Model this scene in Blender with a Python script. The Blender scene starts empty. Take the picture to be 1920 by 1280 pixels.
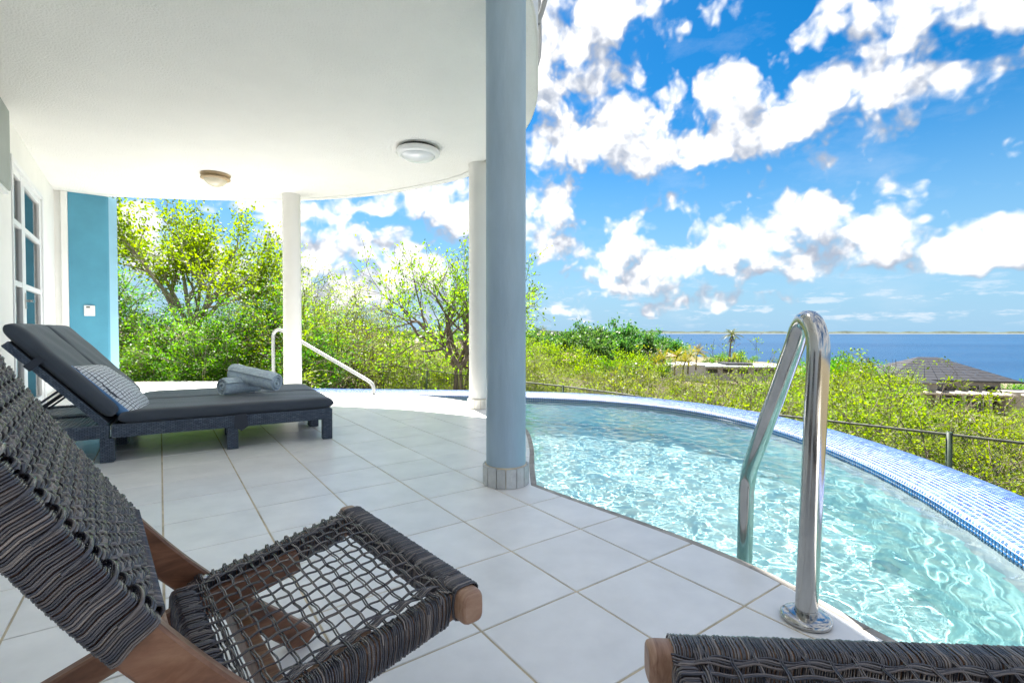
import bpy, bmesh, math, random
import numpy as np
from mathutils import Vector, Matrix

# ------------------------------------------------------------------ camera, sky, sun, exposure
SC = bpy.context.scene
COL = SC.collection
EYE = 0.7707
FPX = 920.0
cam_d = bpy.data.cameras.new('camera')
cam = bpy.data.objects.new('camera', cam_d)
COL.objects.link(cam)
cam.location = (0, 0, EYE)
cam.rotation_euler = (math.radians(90 - 1.09), 0, 0)
cam_d.sensor_width = 36
cam_d.lens = 36 * FPX / 1920
cam_d.clip_start = 0.02
cam_d.clip_end = 60000
SC.camera = cam

SUN_DIR = Vector((-0.5, 1.2, 2.46)).normalized()
SUN_EL = math.asin(SUN_DIR.z)
SUN_AZ = math.atan2(SUN_DIR.x, SUN_DIR.y)
EXPOSURE = 2.5
SUN_STRENGTH = 3.5
SKY_STRENGTH = 0.05
CLOUD_WHITE = 4.2

SC.view_settings.view_transform = 'Standard'
SC.view_settings.look = 'None'
SC.view_settings.gamma = 1.0
SC.view_settings.use_curve_mapping = False
SC.view_settings.exposure = EXPOSURE
SC.render.engine = 'CYCLES'
SC.cycles.use_denoising = True
SC.cycles.max_bounces = 14
SC.cycles.diffuse_bounces = 4
SC.cycles.transmission_bounces = 10
SC.cycles.transparent_max_bounces = 24
SC.cycles.caustics_refractive = True
SC.cycles.caustics_reflective = False
SC.cycles.sample_clamp_indirect = 6.0


def px_angle(X, Y):
    az = math.atan2(X - 960, FPX)
    el = math.atan2(622.5 - Y, math.hypot(FPX, X - 960))
    return az, el


def nd(nt, typ, **kw):
    n = nt.nodes.new(typ)
    for k, v in kw.items():
        if k.startswith('in_'):
            key = k[3:]
            key = int(key) if key.isdigit() else key.replace('_', ' ')
            n.inputs[key].default_value = v
        else:
            setattr(n, k, v)
    return n


# clouds: (centre x, centre y, half width, half height) as they stand in the sky, turned into azimuth and elevation
CLOUDS = [   # the long bank
    (1100, 262, 130, 84), (1215, 282, 150, 72), (1175, 222, 115, 66), (1060, 270, 70, 54), (1380, 220, 125, 92), (1385, 150, 48, 46),
    (1520, 210, 150, 88), (1650, 170, 125, 84), (1650, 112, 84, 42), (1765, 168, 90, 50), (1320, 280, 130, 46), (1470, 258, 150, 44),
    # the grey towering one behind the column and the one cut by the top of the picture
    (1030, 90, 175, 125), (1105, 25, 135, 84), (1010, 170, 90, 60), (1085, 150, 90, 50),
    (1725, 4, 200, 58), (1860, 36, 150, 56), (1590, 0, 80, 36),
    # the lower bank
    (1530, 400, 116, 60), (1600, 448, 175, 62), (1500, 492, 130, 42), (1690, 420, 88, 64),
    (1400, 455, 100, 48), (1310, 484, 115, 46), (1178, 428, 42, 32), (1170, 474, 70, 46), (1230, 514, 135, 32),
    (1440, 507, 115, 28), (1790, 458, 84, 44), (1880, 428, 74, 52), (1840, 487, 105, 22),
    (1030, 400, 62, 74), (1035, 470, 56, 48),
    (1170, 536, 80, 18),
    # seen under the slab
    (560, 392, 150, 22), (680, 385, 90, 18), (535, 440, 64, 34), (600, 475, 90, 62), (715, 462, 80, 48), (745, 500, 80, 56),
    (640, 540, 180, 44), (800, 372, 110, 44), (860, 408, 80, 60), (560, 520, 70, 46), (790, 520, 90, 60), (240, 400, 120, 30), (330, 470, 150, 60),
]
WISPS = [(1495, 88, 75, 52), (1335, 12, 60, 44), (1300, 56, 50, 40), (1905, 108, 60, 34), (1912, 262, 44, 46), (1282, 384, 62, 40), (1392, 396, 70, 44),
         (1125, 554, 110, 26), (1240, 564, 90, 22), (1340, 558, 60, 26), (1445, 562, 46, 14), (1040, 576, 100, 16), (1600, 60, 90, 40), (1180, 40, 60, 60)]


def cloud_field_group():
    g = bpy.data.node_groups.new('cloud field', 'ShaderNodeTree')
    g.interface.new_socket('P', in_out='INPUT', socket_type='NodeSocketVector')
    g.interface.new_socket('D', in_out='OUTPUT', socket_type='NodeSocketFloat')
    gi = g.nodes.new('NodeGroupInput'); go = g.nodes.new('NodeGroupOutput')
    L = g.links.new
    n1 = nd(g, 'ShaderNodeTexNoise', in_Scale=9.0, in_Detail=3.0, in_Roughness=0.55)
    L(gi.outputs[0], n1.inputs['Vector'])
    s1 = nd(g, 'ShaderNodeVectorMath', operation='SUBTRACT'); s1.inputs[1].default_value = (.5, .5, .5)
    L(n1.outputs['Color'], s1.inputs[0])
    m1 = nd(g, 'ShaderNodeVectorMath', operation='SCALE'); m1.inputs['Scale'].default_value = 0.085
    L(s1.outputs[0], m1.inputs[0])
    a1 = nd(g, 'ShaderNodeVectorMath', operation='ADD')
    L(gi.outputs[0], a1.inputs[0]); L(m1.outputs[0], a1.inputs[1])
    flat = nd(g, 'ShaderNodeVectorMath', operation='MULTIPLY'); flat.inputs[1].default_value = (1, 1, 0)
    L(a1.outputs[0], flat.inputs[0])
    prev = None
    src = flat
    for ci, (X, Y, rx, ry) in enumerate(CLOUDS + WISPS):
        if ci % 6 == 5:              # evaluate the list in short runs, one after the other
            ch = nd(g, 'ShaderNodeVectorMath', operation='MULTIPLY_ADD'); ch.inputs[1].default_value = (1e-9, 1e-9, 0)
            L(prev, ch.inputs[0]); L(src.outputs[0], ch.inputs[2]); src = ch
        az, el = px_angle(X, Y)
        raz = abs(px_angle(X + rx, Y)[0] - px_angle(X - rx, Y)[0]) / 2 * 1.14
        rel = abs(px_angle(X, Y + ry)[1] - px_angle(X, Y - ry)[1]) / 2 * 1.14
        mp = nd(g, 'ShaderNodeVectorMath', operation='MULTIPLY_ADD')
        mp.inputs[1].default_value = (1 / raz, 1 / rel, 0); mp.inputs[2].default_value = (-az / raz, -el / rel, 0 if ci < len(CLOUDS) else .72)
        L(src.outputs[0], mp.inputs[0])
        ln = nd(g, 'ShaderNodeVectorMath', operation='LENGTH')
        L(mp.outputs[0], ln.inputs[0])
        if prev is None:
            prev = ln.outputs['Value']
        else:
            mn = nd(g, 'ShaderNodeMath', operation='SMOOTH_MIN'); mn.inputs[2].default_value = 0.25
            L(prev, mn.inputs[0]); L(ln.outputs['Value'], mn.inputs[1])
            prev = mn.outputs[0]
    inv = nd(g, 'ShaderNodeMath', operation='SUBTRACT'); inv.inputs[0].default_value = 1.0
    L(prev, inv.inputs[1])
    # clouds outside of the framed part of the sky: cover thickened for brighter ambient light
    n3 = nd(g, 'ShaderNodeTexNoise', in_Scale=2.6, in_Detail=5.0, in_Roughness=0.5)
    L(gi.outputs[0], n3.inputs['Vector'])
    wild = nd(g, 'ShaderNodeMapRange'); wild.inputs[1].default_value = 0.30; wild.inputs[2].default_value = 0.58
    wild.inputs[3].default_value = -0.5; wild.inputs[4].default_value = 0.9
    L(n3.outputs[0], wild.inputs[0])
    sp = nd(g, 'ShaderNodeSeparateXYZ'); L(gi.outputs[0], sp.inputs[0])
    ab = nd(g, 'ShaderNodeMath', operation='ABSOLUTE'); L(sp.outputs[0], ab.inputs[0])
    mz = nd(g, 'ShaderNodeMapRange'); mz.inputs[1].default_value = 0.80; mz.inputs[2].default_value = 0.95
    L(ab.outputs[0], mz.inputs[0])
    me = nd(g, 'ShaderNodeMapRange'); me.inputs[1].default_value = 0.60; me.inputs[2].default_value = 0.75
    L(sp.outputs[1], me.inputs[0])
    mx = nd(g, 'ShaderNodeMath', operation='MAXIMUM'); L(mz.outputs[0], mx.inputs[0]); L(me.outputs[0], mx.inputs[1])
    mixw = nd(g, 'ShaderNodeMix'); mixw.data_type = 'FLOAT'
    L(mx.outputs[0], mixw.inputs[0]); L(inv.outputs[0], mixw.inputs[2]); L(wild.outputs[0], mixw.inputs[3])
    # billows
    n2 = nd(g, 'ShaderNodeTexNoise', in_Scale=13.0, in_Detail=8.0, in_Roughness=0.58)
    L(gi.outputs[0], n2.inputs['Vector'])
    c2 = nd(g, 'ShaderNodeMath', operation='MULTIPLY_ADD'); c2.inputs[1].default_value = 1.45; c2.inputs[2].default_value = -0.70
    L(n2.outputs[0], c2.inputs[0])
    v2 = nd(g, 'ShaderNodeTexVoronoi', feature='SMOOTH_F1', in_Scale=22.0, in_Detail=2.0, in_Roughness=0.6); v2.inputs['Smoothness'].default_value = 0.7
    L(a1.outputs[0], v2.inputs['Vector'])
    c3 = nd(g, 'ShaderNodeMath', operation='MULTIPLY_ADD'); c3.inputs[1].default_value = -0.95; c3.inputs[2].default_value = 0.68
    L(v2.outputs['Distance'], c3.inputs[0])
    a2 = nd(g, 'ShaderNodeMath', operation='ADD'); L(mixw.outputs[0], a2.inputs[0]); L(c2.outputs[0], a2.inputs[1])
    a3 = nd(g, 'ShaderNodeMath', operation='ADD'); L(a2.outputs[0], a3.inputs[0]); L(c3.outputs[0], a3.inputs[1])
    L(a3.outputs[0], go.inputs[0])
    return g


def build_world():
    w = bpy.data.worlds.new('World'); SC.world = w; w.use_nodes = True
    w.cycles.sampling_method = 'NONE'
    nt = w.node_tree; nt.nodes.clear(); L = nt.links.new
    sky = nd(nt, 'ShaderNodeTexSky', sky_type='NISHITA', sun_disc=False)
    sky.sun_elevation = SUN_EL; sky.sun_rotation = SUN_AZ
    sky.air_density = 1.0; sky.dust_density = 0.4; sky.ozone_density = 2.5
    gm = nd(nt, 'ShaderNodeGamma'); gm.inputs[1].default_value = 1.22
    L(sky.outputs[0], gm.inputs[0])
    hs = nd(nt, 'ShaderNodeHueSaturation'); hs.inputs['Saturation'].default_value = 1.36; hs.inputs['Value'].default_value = 0.38
    hs.inputs['Hue'].default_value = 0.492
    L(gm.outputs[0], hs.inputs['Color'])
    tc = nd(nt, 'ShaderNodeTexCoord')
    sp = nd(nt, 'ShaderNodeSeparateXYZ'); L(tc.outputs['Generated'], sp.inputs[0])
    hz = nd(nt, 'ShaderNodeMapRange', interpolation_type='SMOOTHSTEP'); hz.inputs[1].default_value = 0.42; hz.inputs[2].default_value = -.02; hz.inputs[4].default_value = .92
    L(sp.outputs[2], hz.inputs[0])
    hm = nd(nt, 'ShaderNodeMix'); hm.data_type = 'RGBA'; hm.inputs[7].default_value = (1.25, 2.30, 3.30, 1)
    L(hz.outputs[0], hm.inputs[0]); L(hs.outputs[0], hm.inputs[6])
    az = nd(nt, 'ShaderNodeMath', operation='ARCTAN2'); L(sp.outputs[0], az.inputs[0]); L(sp.outputs[1], az.inputs[1])
    el = nd(nt, 'ShaderNodeMath', operation='ARCSINE'); L(sp.outputs[2], el.inputs[0])
    P = nd(nt, 'ShaderNodeCombineXYZ'); L(az.outputs[0], P.inputs[0]); L(el.outputs[0], P.inputs[1])
    grp = cloud_field_group()
    f1 = nd(nt, 'ShaderNodeGroup'); f1.node_tree = grp; L(P.outputs[0], f1.inputs[0])
    off = nd(nt, 'ShaderNodeVectorMath', operation='ADD'); off.inputs[1].default_value = (-0.018, 0.062, 0)
    L(P.outputs[0], off.inputs[0])
    f2 = nd(nt, 'ShaderNodeGroup'); f2.node_tree = grp; L(off.outputs[0], f2.inputs[0])
    al = nd(nt, 'ShaderNodeMapRange', interpolation_type='SMOOTHSTEP'); al.inputs[1].default_value = -0.14; al.inputs[2].default_value = 0.50
    L(f1.outputs[0], al.inputs[0])
    # thicker towards the light means the face looks away from it: greyer
    df = nd(nt, 'ShaderNodeMath', operation='SUBTRACT'); L(f2.outputs[0], df.inputs[0]); L(f1.outputs[0], df.inputs[1])
    sh = nd(nt, 'ShaderNodeMapRange'); sh.inputs[1].default_value = -0.42; sh.inputs[2].default_value = 0.52; sh.inputs[3].default_value = 1.0; sh.inputs[4].default_value = 0.0
    L(df.outputs[0], sh.inputs[0])
    ramp = nd(nt, 'ShaderNodeValToRGB')
    ramp.color_ramp.elements[0].position = 0.0; ramp.color_ramp.elements[0].color = (.40, .455, .56, 1)
    ramp.color_ramp.elements[1].position = 1.0; ramp.color_ramp.elements[1].color = (1.08, 1.07, 1.05, 1)
    for p_, c_ in ((.30, (.54, .58, .66, 1)), (.52, (.74, .77, .83, 1)), (.68, (.90, .915, .94, 1)), (.86, (1.02, 1.02, 1.01, 1))):
        e = ramp.color_ramp.elements.new(p_); e.color = c_
    L(sh.outputs[0], ramp.inputs[0])
    cw = nd(nt, 'ShaderNodeVectorMath', operation='SCALE'); cw.inputs['Scale'].default_value = CLOUD_WHITE
    L(ramp.outputs[0], cw.inputs[0])
    # small far puffs and thin haze bands just above the horizon
    mp = nd(nt, 'ShaderNodeMapping'); mp.inputs['Scale'].default_value = (15, 60, 1); L(P.outputs[0], mp.inputs[0])
    np_ = nd(nt, 'ShaderNodeTexNoise', in_Scale=1.0, in_Detail=6.0, in_Roughness=0.62); L(mp.outputs[0], np_.inputs['Vector'])
    pr = nd(nt, 'ShaderNodeMapRange', interpolation_type='SMOOTHSTEP'); pr.inputs[1].default_value = 0.52; pr.inputs[2].default_value = 0.66
    L(np_.outputs[0], pr.inputs[0])
    bd = nd(nt, 'ShaderNodeMapRange'); bd.inputs[1].default_value = 0.005; bd.inputs[2].default_value = 0.025
    L(el.outputs[0], bd.inputs[0])
    bu = nd(nt, 'ShaderNodeMapRange'); bu.inputs[1].default_value = 0.11; bu.inputs[2].default_value = 0.05
    L(el.outputs[0], bu.inputs[0])
    pm = nd(nt, 'ShaderNodeMath', operation='MULTIPLY'); L(bd.outputs[0], pm.inputs[0]); L(bu.outputs[0], pm.inputs[1])
    pm2 = nd(nt, 'ShaderNodeMath', operation='MULTIPLY'); L(pm.outputs[0], pm2.inputs[0]); L(pr.outputs[0], pm2.inputs[1])
    pm3 = nd(nt, 'ShaderNodeMath', operation='MULTIPLY'); pm3.inputs[1].default_value = 0.6; L(pm2.outputs[0], pm3.inputs[0])
    mixp = nd(nt, 'ShaderNodeMix'); mixp.data_type = 'RGBA'
    L(pm3.outputs[0], mixp.inputs[0]); L(hm.outputs[2], mixp.inputs[6]); mixp.inputs[7].default_value = (3.4, 3.6, 3.9, 1)
    # wispy veil
    mpv = nd(nt, 'ShaderNodeMapping'); mpv.inputs['Scale'].default_value = (4, 9, 1); mpv.inputs['Rotation'].default_value = (0, 0, .35); L(P.outputs[0], mpv.inputs[0])
    nv = nd(nt, 'ShaderNodeTexNoise', in_Scale=1.0, in_Detail=7.0, in_Roughness=0.62); L(mpv.outputs[0], nv.inputs['Vector'])
    vr = nd(nt, 'ShaderNodeMapRange'); vr.inputs[1].default_value = 0.52; vr.inputs[2].default_value = 0.85; vr.inputs[4].default_value = 0.30
    L(nv.outputs[0], vr.inputs[0])
    mixv = nd(nt, 'ShaderNodeMix'); mixv.data_type = 'RGBA'
    L(vr.outputs[0], mixv.inputs[0]); L(mixp.outputs[2], mixv.inputs[6]); mixv.inputs[7].default_value = (3.3, 3.5, 3.8, 1)
    mix = nd(nt, 'ShaderNodeMix'); mix.data_type = 'RGBA'
    L(al.outputs[0], mix.inputs[0]); L(mixv.outputs[2], mix.inputs[6]); L(cw.outputs[0], mix.inputs[7])
    bg = nd(nt, 'ShaderNodeBackground', in_Strength=SKY_STRENGTH); L(mix.outputs[2], bg.inputs[0])
    out = nd(nt, 'ShaderNodeOutputWorld'); L(bg.outputs[0], out.inputs[0])


build_world()
sun_d = bpy.data.lights.new('sun', 'SUN')
sun = bpy.data.objects.new('sun', sun_d); COL.objects.link(sun)
sun_d.energy = SUN_STRENGTH; sun_d.angle = math.radians(0.5); sun_d.color = (1.0, .965, .90)
sun.rotation_euler = SUN_DIR.to_track_quat('Z', 'Y').to_euler()
sun.location = (-5, 12, 25)
sun_d.cycles.is_caustics_light = True

# ------------------------------------------------------------------ helpers
def ray(X, Y):
    u = (640 - Y) / FPX; x = (X - 960) / FPX
    p = -math.radians(1.09); c, s = math.cos(p), math.sin(p)
    return Vector((x, c - s * u, s + c * u))


def at_z(X, Y, z):                       # the place on the level z that shows at that spot of the photograph
    r = ray(X, Y); t = (z - EYE) / r.z
    return Vector((r.x * t, r.y * t, z))


def at_y(X, Y, d):
    r = ray(X, Y); t = d / r.y
    return Vector((r.x * t, d, EYE + r.z * t))


class MB:
    """collects shapes, builds ONE mesh"""
    def __init__(s):
        s.V = []; s.F = []; s.n = 0; s.uvs = None

    def add(s, V, faces, mat=0, smooth=False):
        V = np.asarray(V, dtype=np.float32).reshape(-1, 3)
        if isinstance(faces, np.ndarray):
            s.F.append((faces + s.n, mat, smooth))
        else:
            by = {}
            for f in faces: by.setdefault(len(f), []).append(f)
            for k, fl in by.items(): s.F.append((np.asarray(fl, dtype=np.int64) + s.n, mat, smooth))
        s.V.append(V); s.n += len(V)
        return s

    def mesh(s, name, mats, shift=None):
        me = bpy.data.meshes.new(name)
        V = np.concatenate(s.V) if s.V else np.zeros((0, 3), np.float32)
        if shift is not None: V = V - np.asarray(shift, dtype=np.float32)
        me.vertices.add(len(V)); me.vertices.foreach_set('co', V.astype(np.float32).ravel())
        loops = np.concatenate([f.ravel() for f, m, sm in s.F])
        tot = np.concatenate([np.full(len(f), f.shape[1]) for f, m, sm in s.F])
        mi = np.concatenate([np.full(len(f), m) for f, m, sm in s.F])
        sm = np.concatenate([np.full(len(f), q) for f, m, q in s.F])
        start = np.concatenate([[0], np.cumsum(tot)[:-1]])
        me.loops.add(len(loops)); me.loops.foreach_set('vertex_index', loops.astype(np.int32))
        me.polygons.add(len(tot)); me.polygons.foreach_set('loop_start', start.astype(np.int32))
        me.polygons.foreach_set('material_index', mi.astype(np.int32))
        me.polygons.foreach_set('use_smooth', sm.astype(bool))
        if not isinstance(mats, (list, tuple)): mats = [mats]
        for m in mats: me.materials.append(m)
        me.update(calc_edges=True); me.validate()
        return me

    # ---- shapes
    def frame_box(s, O, ax, ay, az, mat=0, bev=0.0):
        """box from corner-centre O with half-axes ax, ay, az; bev chamfers the edges"""
        O, ax, ay, az = [np.asarray(Vector(v), dtype=float) for v in (O, ax, ay, az)]
        if bev <= 0:
            sg = [(-1, -1, -1), (1, -1, -1), (1, 1, -1), (-1, 1, -1), (-1, -1, 1), (1, -1, 1), (1, 1, 1), (-1, 1, 1)]
            V = [O + a * ax + b * ay + c * az for a, b, c in sg]
            F = [(0, 3, 2, 1), (4, 5, 6, 7), (0, 1, 5, 4), (1, 2, 6, 5), (2, 3, 7, 6), (3, 0, 4, 7)]
            if np.dot(np.cross(ax, ay), az) < 0: F = [f[::-1] for f in F]
            return s.add(V, F, mat)
        bm = bmesh.new(); bmesh.ops.create_cube(bm, size=2.0)
        l = [np.linalg.norm(v) for v in (ax, ay, az)]
        for v in bm.verts: v.co = Vector((v.co.x * l[0], v.co.y * l[1], v.co.z * l[2]))
        bmesh.ops.bevel(bm, geom=bm.edges[:], offset=min(bev, min(l) * .9), segments=2, affect='EDGES', profile=.5)
        u = [v / n for v, n in zip((ax, ay, az), l)]
        bm.verts.index_update()
        V = [O + v.co.x * u[0] + v.co.y * u[1] + v.co.z * u[2] for v in bm.verts]
        F = [tuple(x.index for x in f.verts) for f in bm.faces]
        if np.dot(np.cross(u[0], u[1]), u[2]) < 0: F = [f[::-1] for f in F]
        bm.free()
        return s.add(V, F, mat)

    def box(s, x0, x1, y0, y1, z0, z1, mat=0, bev=0.0):
        return s.frame_box(((x0 + x1) / 2, (y0 + y1) / 2, (z0 + z1) / 2), ((x1 - x0) / 2, 0, 0), (0, (y1 - y0) / 2, 0), (0, 0, (z1 - z0) / 2), mat, bev)

    def prism(s, poly, z0, z1, mat=0, smooth_side=False):
        n = len(poly)
        a = sum(poly[i][0] * poly[(i + 1) % n][1] - poly[(i + 1) % n][0] * poly[i][1] for i in range(n))
        if a < 0: poly = poly[::-1]
        V = [(p[0], p[1], z0) for p in poly] + [(p[0], p[1], z1) for p in poly]
        s.add(V, [tuple(range(n - 1, -1, -1)), tuple(range(n, 2 * n))], mat)
        s.add(V, [(i, (i + 1) % n, n + (i + 1) % n, n + i) for i in range(n)], mat, smooth_side)
        return s

    def lathe(s, prof, O=(0, 0, 0), n=32, mat=0, smooth=True):
        V = []; F = []
        for r, z in prof:
            for k in range(n):
                a = 2 * math.pi * k / n
                V.append((O[0] + r * math.cos(a), O[1] + r * math.sin(a), O[2] + z))
        for i in range(len(prof) - 1):
            for k in range(n):
                F.append((i * n + k, i * n + (k + 1) % n, (i + 1) * n + (k + 1) % n, (i + 1) * n + k))
        return s.add(V, F, mat, smooth)

    def cords(s, P, r, n=5, mat=0, closed=False, smooth=True, cap=False):
        """P: (K, M, 3) K tubes of M points; r: radius (scalar, (K,), or (K,M))"""
        P = np.asarray(P, dtype=float)
        if P.ndim == 2: P = P[None]
        K, M, _ = P.shape
        if closed: T = np.roll(P, -1, 1) - np.roll(P, 1, 1)
        else:
            T = np.empty_like(P); T[:, 1:-1] = P[:, 2:] - P[:, :-2]; T[:, 0] = P[:, 1] - P[:, 0]; T[:, -1] = P[:, -1] - P[:, -2]
        T /= np.linalg.norm(T, axis=2, keepdims=True) + 1e-12
        # reference frame carried along the tube
        ref = np.where(np.abs(T[:, 0, 2:3]) < .9, np.array([[0, 0, 1.]]), np.array([[1., 0, 0]]))
        A = np.empty_like(P)
        a = np.cross(T[:, 0], ref); a /= np.linalg.norm(a, axis=1, keepdims=True)
        A[:, 0] = a
        for i in range(1, M):
            a = a - T[:, i] * (a * T[:, i]).sum(1, keepdims=True)
            a /= np.linalg.norm(a, axis=1, keepdims=True) + 1e-12
            A[:, i] = a
        B = np.cross(T, A)
        rr = np.broadcast_to(np.asarray(r, dtype=float).reshape((-1, 1) if np.ndim(r) == 1 else (np.shape(r) if np.ndim(r) == 2 else (1, 1))), (K, M))
        an = np.arange(n) * 2 * math.pi / n
        V = P[:, :, None, :] + rr[:, :, None, None] * (np.cos(an)[None, None, :, None] * A[:, :, None, :] + np.sin(an)[None, None, :, None] * B[:, :, None, :])
        idx = np.arange(K * M * n).reshape(K, M, n)
        i0 = idx if closed else idx[:, :-1]
        i1 = np.roll(idx, -1, 1) if closed else idx[:, 1:]
        F = np.stack([i0, np.roll(i0, -1, 2), np.roll(i1, -1, 2), i1], -1).reshape(-1, 4)
        base = s.n
        s.add(V.reshape(-1, 3), F, mat, smooth)
        if cap and not closed:
            f = [tuple(idx[k, 0][::-1]) for k in range(K)] + [tuple(idx[k, -1]) for k in range(K)]
            s.F.append((np.asarray(f) + base, mat, False))
        return s


LOC = {}


def obj(name, mb, mats, parent=None, kind=None, label=None, local=False):
    me = mb if isinstance(mb, bpy.types.Mesh) else mb.mesh(name, mats, None if (parent is None or local) else world_loc(parent))
    o = bpy.data.objects.new(name, me); COL.objects.link(o)
    if parent is not None: o.parent = parent
    if kind: o['kind'] = kind
    if label: o['label'] = label
    return o


def world_loc(o):
    v = Vector((0, 0, 0))
    while o is not None:
        v += o.location; o = o.parent
    return tuple(v)


def thing(name, label, cat, loc=(0, 0, 0), rotz=0.0, group=None, kind=None):
    o = bpy.data.objects.new(name, None); COL.objects.link(o)
    o.location = loc; o.rotation_euler = (0, 0, rotz); o.empty_display_size = 0.1
    o['label'] = label
    if kind: o['kind'] = kind
    else: o['category'] = cat
    if group: o['group'] = group
    return o


def tag(o, label, cat=None, group=None, kind=None):
    o['label'] = label
    if cat: o['category'] = cat
    if group: o['group'] = group
    if kind: o['kind'] = kind
    return o


def copy_tree(o, loc, rotz=0.0, scale=1.0, label=None, group=None):
    c = o.copy(); COL.objects.link(c)
    c.location = loc; c.rotation_euler = (0, 0, rotz)
    c.scale = (scale, scale, scale) if not isinstance(scale, tuple) else scale
    if label: c['label'] = label
    if group: c['group'] = group
    stack = [(ch, c) for ch in o.children]
    while stack:
        src, par = stack.pop()
        d = src.copy(); COL.objects.link(d); d.parent = par
        stack += [(g, d) for g in src.children]
    return c


# ------------------------------------------------------------------ materials
def base_mat(name):
    m = bpy.data.materials.new(name); m.use_nodes = True
    nt = m.node_tree
    return m, nt, nt.nodes['Principled BSDF']


def mat(name, col, rough=.6, var=.0, scale=8.0, bump=0.0, bscale=60.0, spec=.5, metal=0.0, objrand=0.0, island=None, detail=5.0, coord='Object', col2=None, stretch=None, coat=0.0, sheen=0.0):
    """procedural: base colour with noise variation, per-object or per-piece variation and fine relief"""
    m, nt, b = base_mat(name); L = nt.links.new
    b.inputs['Roughness'].default_value = rough; b.inputs['Metallic'].default_value = metal
    b.inputs['Specular IOR Level'].default_value = spec
    b.inputs['Coat Weight'].default_value = coat; b.inputs['Sheen Weight'].default_value = sheen
    tc = nd(nt, 'ShaderNodeTexCoord'); vec = nd(nt, 'ShaderNodeNewGeometry').outputs['Position'] if coord == 'World' else tc.outputs[coord]
    if stretch:
        mp = nd(nt, 'ShaderNodeMapping'); mp.inputs['Scale'].default_value = stretch; L(vec, mp.inputs[0]); vec = mp.outputs[0]
    c = (*col, 1)
    cur = None
    if var > 0 or col2:
        n = nd(nt, 'ShaderNodeTexNoise', in_Scale=scale, in_Detail=detail, in_Roughness=.6); L(vec, n.inputs['Vector'])
        r = nd(nt, 'ShaderNodeValToRGB'); r.color_ramp.elements[0].position = .32; r.color_ramp.elements[1].position = .68
        lo = col2 if col2 else tuple(x * (1 - var) for x in col)
        hi = col if col2 else tuple(min(1, x * (1 + var)) for x in col)
        r.color_ramp.elements[0].color = (*lo, 1); r.color_ramp.elements[1].color = (*hi, 1)
        L(n.outputs[0], r.inputs[0]); cur = r.outputs[0]
    if island:
        g = nd(nt, 'ShaderNodeNewGeometry'); r = nd(nt, 'ShaderNodeValToRGB')
        els = r.color_ramp.elements
        els[0].position = 0; els[0].color = (*island[0], 1); els[1].position = 1; els[1].color = (*island[-1], 1)
        for i, cc in enumerate(island[1:-1]):
            e = els.new((i + 1) / (len(island) - 1)); e.color = (*cc, 1)
        L(g.outputs['Random Per Island'], r.inputs[0])
        if cur is not None:
            mx = nd(nt, 'ShaderNodeMix'); mx.data_type = 'RGBA'; mx.inputs[0].default_value = .82
            L(cur, mx.inputs[6]); L(r.outputs[0], mx.inputs[7]); cur = mx.outputs[2]
        else: cur = r.outputs[0]
    if objrand > 0:
        oi = nd(nt, 'ShaderNodeObjectInfo')
        mr = nd(nt, 'ShaderNodeMapRange'); mr.inputs[3].default_value = 1 - objrand; mr.inputs[4].default_value = 1 + objrand
        L(oi.outputs['Random'], mr.inputs[0])
        hv = nd(nt, 'ShaderNodeHueSaturation')
        L(mr.outputs[0], hv.inputs['Value'])
        if cur is not None: L(cur, hv.inputs['Color'])
        else: hv.inputs['Color'].default_value = c
        cur = hv.outputs[0]
    if cur is not None: L(cur, b.inputs['Base Color'])
    else: b.inputs['Base Color'].default_value = c
    if bump > 0:
        n2 = nd(nt, 'ShaderNodeTexNoise', in_Scale=bscale, in_Detail=4.0, in_Roughness=.6); L(vec, n2.inputs['Vector'])
        bp = nd(nt, 'ShaderNodeBump', in_Strength=bump, in_Distance=.01); L(n2.outputs[0], bp.inputs['Height']); L(bp.outputs[0], b.inputs['Normal'])
    return m


def leaf_mat(name, cols, trans=.45, rough=.45, objvar=.12):
    m, nt, b = base_mat(name); L = nt.links.new
    out = nt.nodes['Material Output']
    g = nd(nt, 'ShaderNodeNewGeometry'); r = nd(nt, 'ShaderNodeValToRGB')
    els = r.color_ramp.elements
    els[0].position = 0; els[0].color = (*cols[0], 1); els[1].position = 1; els[1].color = (*cols[-1], 1)
    for i, cc in enumerate(cols[1:-1]):
        e = els.new((i + 1) / (len(cols) - 1)); e.color = (*cc, 1)
    L(g.outputs['Random Per Island'], r.inputs[0])
    oi = nd(nt, 'ShaderNodeObjectInfo')
    mr = nd(nt, 'ShaderNodeMapRange'); mr.inputs[3].default_value = 1 - objvar; mr.inputs[4].default_value = 1 + objvar
    L(oi.outputs['Random'], mr.inputs[0])
    mh = nd(nt, 'ShaderNodeMapRange'); mh.inputs[3].default_value = .485; mh.inputs[4].default_value = .515
    L(oi.outputs['Random'], mh.inputs[0])
    hv = nd(nt, 'ShaderNodeHueSaturation'); L(mr.outputs[0], hv.inputs['Value']); L(mh.outputs[0], hv.inputs['Hue']); L(r.outputs[0], hv.inputs['Color'])
    b.inputs['Roughness'].default_value = rough; b.inputs['Specular IOR Level'].default_value = .3
    L(hv.outputs[0], b.inputs['Base Color'])
    t = nd(nt, 'ShaderNodeBsdfTranslucent')
    br = nd(nt, 'ShaderNodeHueSaturation'); br.inputs['Value'].default_value = 2.2; br.inputs['Saturation'].default_value = 1.1
    L(hv.outputs[0], br.inputs['Color']); L(br.outputs[0], t.inputs['Color'])
    mx = nd(nt, 'ShaderNodeMixShader'); mx.inputs[0].default_value = trans
    L(b.outputs[0], mx.inputs[1]); L(t.outputs[0], mx.inputs[2]); L(mx.outputs[0], out.inputs[0])
    return m


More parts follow.
